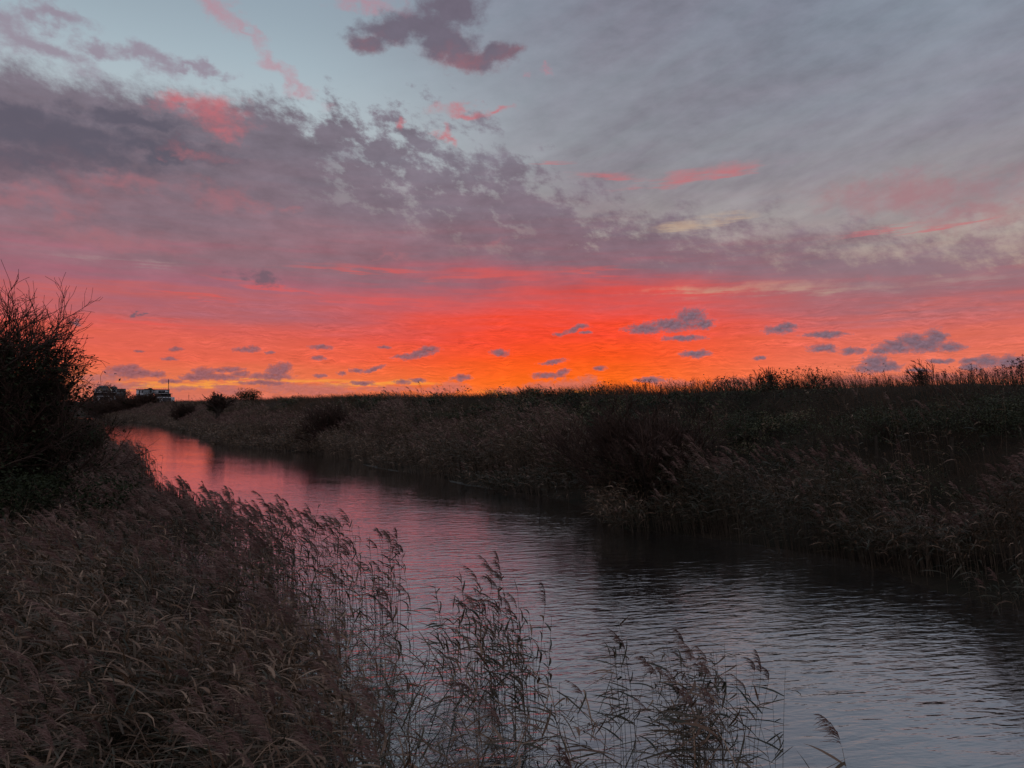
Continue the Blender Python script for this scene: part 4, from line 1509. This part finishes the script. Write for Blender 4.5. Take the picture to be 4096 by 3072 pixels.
def build_blocks():
    root, part = building('apartment_building', 'flat-roofed white and grey apartment block with a tall pole in front', 545, 700, 1618, 300, 620)
    a = part('wall', M_WHITE, 545, 577, 1559, 1618, 0.0, 9.0)
    for x in (556, 566):
        window(part, a, x, x + 5.5, 1561.5, 1571, 0.0)
    window(part, a, 556, 574, 1580, 1592, 0.0)
    b = part('wall', M_GREY, 577.1, 612, 1557.5, 1618, -1.2, 9.0)
    window(part, b, 598.5, 604, 1559.5, 1571, -1.2)
    c = part('wall', M_WHITE, 612.1, 678, 1559, 1575, 1.5, 9.0)
    part('window', M_GLASS, 633, 660, 1562, 1572, 1.40, 1.497, c)
    window(part, c, 661, 676, 1568, 1573, 1.5)
    d = part('wall', M_BROWN, 618, 684, 1575.1, 1588, -0.8, 9.0)
    for k in range(7):
        window(part, d, 646 + 5.4 * k, 650.4 + 5.4 * k, 1578, 1586, -0.8)
    e = part('wall', M_WHITE, 612.1, 691, 1588.1, 1618, -2.6, 9.0)
    part('balcony_slab', M_WHITE, 615, 690, 1573.4, 1574.9, -2.4, 1.4)
    part('balcony_post', M_DARK, 687.0, 688.2, 1575, 1588, -2.3, -2.0)
    f = part('wall', M_WHITE, 691.1, 699, 1588.6, 1618, -1.0, 7.0)
    part('doorway', M_DARK, 650, 684, 1591, 1618, -2.7, -2.603, e)
    part('window', M_GLASS, 614, 632, 1596, 1607, -2.7, -2.603, e)
    part('downpipe', M_DARK, 634.2, 635.6, 1590, 1610, -2.9, -2.62, e)
    for x0, x1, y0, y1, d0 in ((544, 577.4, 1557.4, 1558.8, -0.3), (576.5, 612.6, 1555.8, 1557.3, -1.5), (612.8, 679, 1557.4, 1558.8, 1.2)):
        part('roof', M_DARK, x0, x1, y0, y1, d0, 9.2)
    part('roof_box', M_DARK, 592.5, 607, 1551.5, 1555.7, 2.0, 5.0)
    M = Mesh()
    k = 300 / F_PX
    a = math.atan2(-(622.5 - CX), F_PX)
    kx = k * math.cos(a)
    for x in list(range(553, 592, 9)) + list(range(609, 678, 9)):
        z0, z1 = (1618 - (1555.6 if 577 < x < 612 else 1557.2)) * k, (1618 - 1550.5) * k
        X = (x - 622.5) * kx
        tubes(M, np.array([[[X, 3.0, z0], [X, 3.0, z1]]]), np.full((1, 2), 0.025), 0, 4)
    z = (1618 - 1550.5) * k
    tubes(M, np.array([[[(553 - 622.5) * kx, 3.0, z], [(591 - 622.5) * kx, 3.0, z]], [[(609 - 622.5) * kx, 3.0, z], [(678 - 622.5) * kx, 3.0, z]]]), np.full((2, 2), 0.025), 0, 4)
    M.build('roof_railing', M_DARK, root)

    root, part = building('apartment_building', 'flat-roofed white and grey block of flats with two lit lamps, left of the other block', 372, 504, 1618, 310, 440)
    a = part('wall', M_GREY, 464, 503, 1556.5, 1618, -1.0, 9.0)
    for x in (467, 478, 489):
        window(part, a, x, x + 6, 1560, 1568, -1.0)
    b = part('wall', M_WHITE, 378, 463.9, 1555.5, 1569, 1.6, 9.0)
    window(part, b, 406, 438, 1558, 1567.5, 1.6)
    window(part, b, 384, 394, 1558, 1567.5, 1.6)
    window(part, b, 448, 461, 1558, 1567.5, 1.6)
    part('balcony_slab', M_WHITE, 374, 464.5, 1569.1, 1570.6, -1.4, 1.5)
    c = part('wall', M_BROWN, 374, 463.8, 1570.7, 1584, 0.0, 9.0)
    for k in range(7):
        window(part, c, 378 + 12 * k, 386 + 12 * k, 1573, 1582, 0.0)
    part('balcony_slab', M_WHITE, 372, 464.2, 1584.1, 1586.2, -1.6, 9.0)
    d = part('wall', M_WHITE, 372, 463.7, 1586.3, 1618, -0.6, 9.0)
    part('doorway', M_DARK, 399, 432, 1589, 1606, -0.7, -0.603, d)
    part('roof', M_DARK, 376.5, 463.5, 1553.8, 1555.3, 1.2, 9.2)
    part('roof', M_DARK, 463.6, 504, 1554.8, 1556.4, -1.4, 9.2)
    for x, y, r in ((401, 1558.6, 1.2), (443, 1556.9, 1.5)):
        part('lamp', M_LAMP, x - r, x + r, y - r * 1.1, y + r * 1.1, 1.1, 1.45)

    for px0, px1, ridge, eave, lab in ((386, 436, 1541, 1549, 'grey house with a slate roof behind the lit flats, nearest the trees'),
                                       (437, 470, 1544, 1550, 'grey house with chimneys behind the lit flats, farther right')):
        root, part = building('house', lab, px0, px1, 1614, 345, 430)
        part('wall', M_GREY, px0 + 1, px1 - 1, eave, 1614, 2.0, 9.0)
        k = 345 / F_PX
        xm = 0.5 * (px0 + px1)
        kx = k * math.cos(math.atan2(-(xm - CX), F_PX))
        x0, x1 = (px0 - xm) * kx, (px1 - xm) * kx
        ze, zr = (1614 - eave) * k, (1614 - ridge) * k
        M = Mesh()
        M.add([(x0, 1.6, ze), (x1, 1.6, ze), (x0 + 1.5, 5.5, zr), (x1 - 1.5, 5.5, zr), (x0, 9.4, ze), (x1, 9.4, ze)],
              [(0, 1, 3, 2), (2, 3, 5, 4), (0, 2, 4, 4), (1, 5, 3, 3)])
        rf = M.build('roof', M_TILE, root)
        for x in ((px0 + 9, px1 - 12) if px0 < 400 else (442, 456)):
            part('chimney', M_BROWN, x - 1.6, x + 1.6, ridge - 4.5, ridge + 3, 5.0, 6.2, rf)


build_blocks()


def pole(name, label, cat, px, y_top, y_bot, Z, r_low, r_up, y_split, cross=()):
    p = at_px(px, y_bot, Z=Z)
    root = thing(name, p, label, cat)
    k = Z / F_PX
    M = Mesh()
    h, hs = (y_bot - y_top) * k, (y_bot - y_split) * k
    tubes(M, np.array([[[0, 0, -1.0], [0, 0, hs]]]), np.array([[r_low * 1.15, r_low]]), 0, 8)
    M.build('shaft', M_DARK, root)
    M = Mesh()
    tubes(M, np.array([[[0, 0, hs], [0, 0, hs + 0.15], [0, 0, h - 0.05], [0, 0, h]]]), np.array([[r_low, r_up, r_up, r_up * 0.5]]), 0, 8)
    M.build('head', M_DARK, root)
    for y, w in cross:
        M = Mesh()
        z = (y_bot - y) * k
        tubes(M, np.array([[[-w, 0, z], [w, 0, z]]]), np.full((1, 2), r_low * 0.6), 0, 5)
        M.build('crossbar', M_DARK, root)


pole('tall_pole', 'tall dark pole with a thicker top in front of the grey apartment block', 'pole', 673.5, 1517, 1612, 285, 0.11, 0.17, 1537)
pole('radio_mast', 'thin mast on the skyline between the apartment block and the small tree', 'mast', 755, 1570, 1606, 240, 0.055, 0.03, 1580, ((1583, 0.35), (1588, 0.25)))
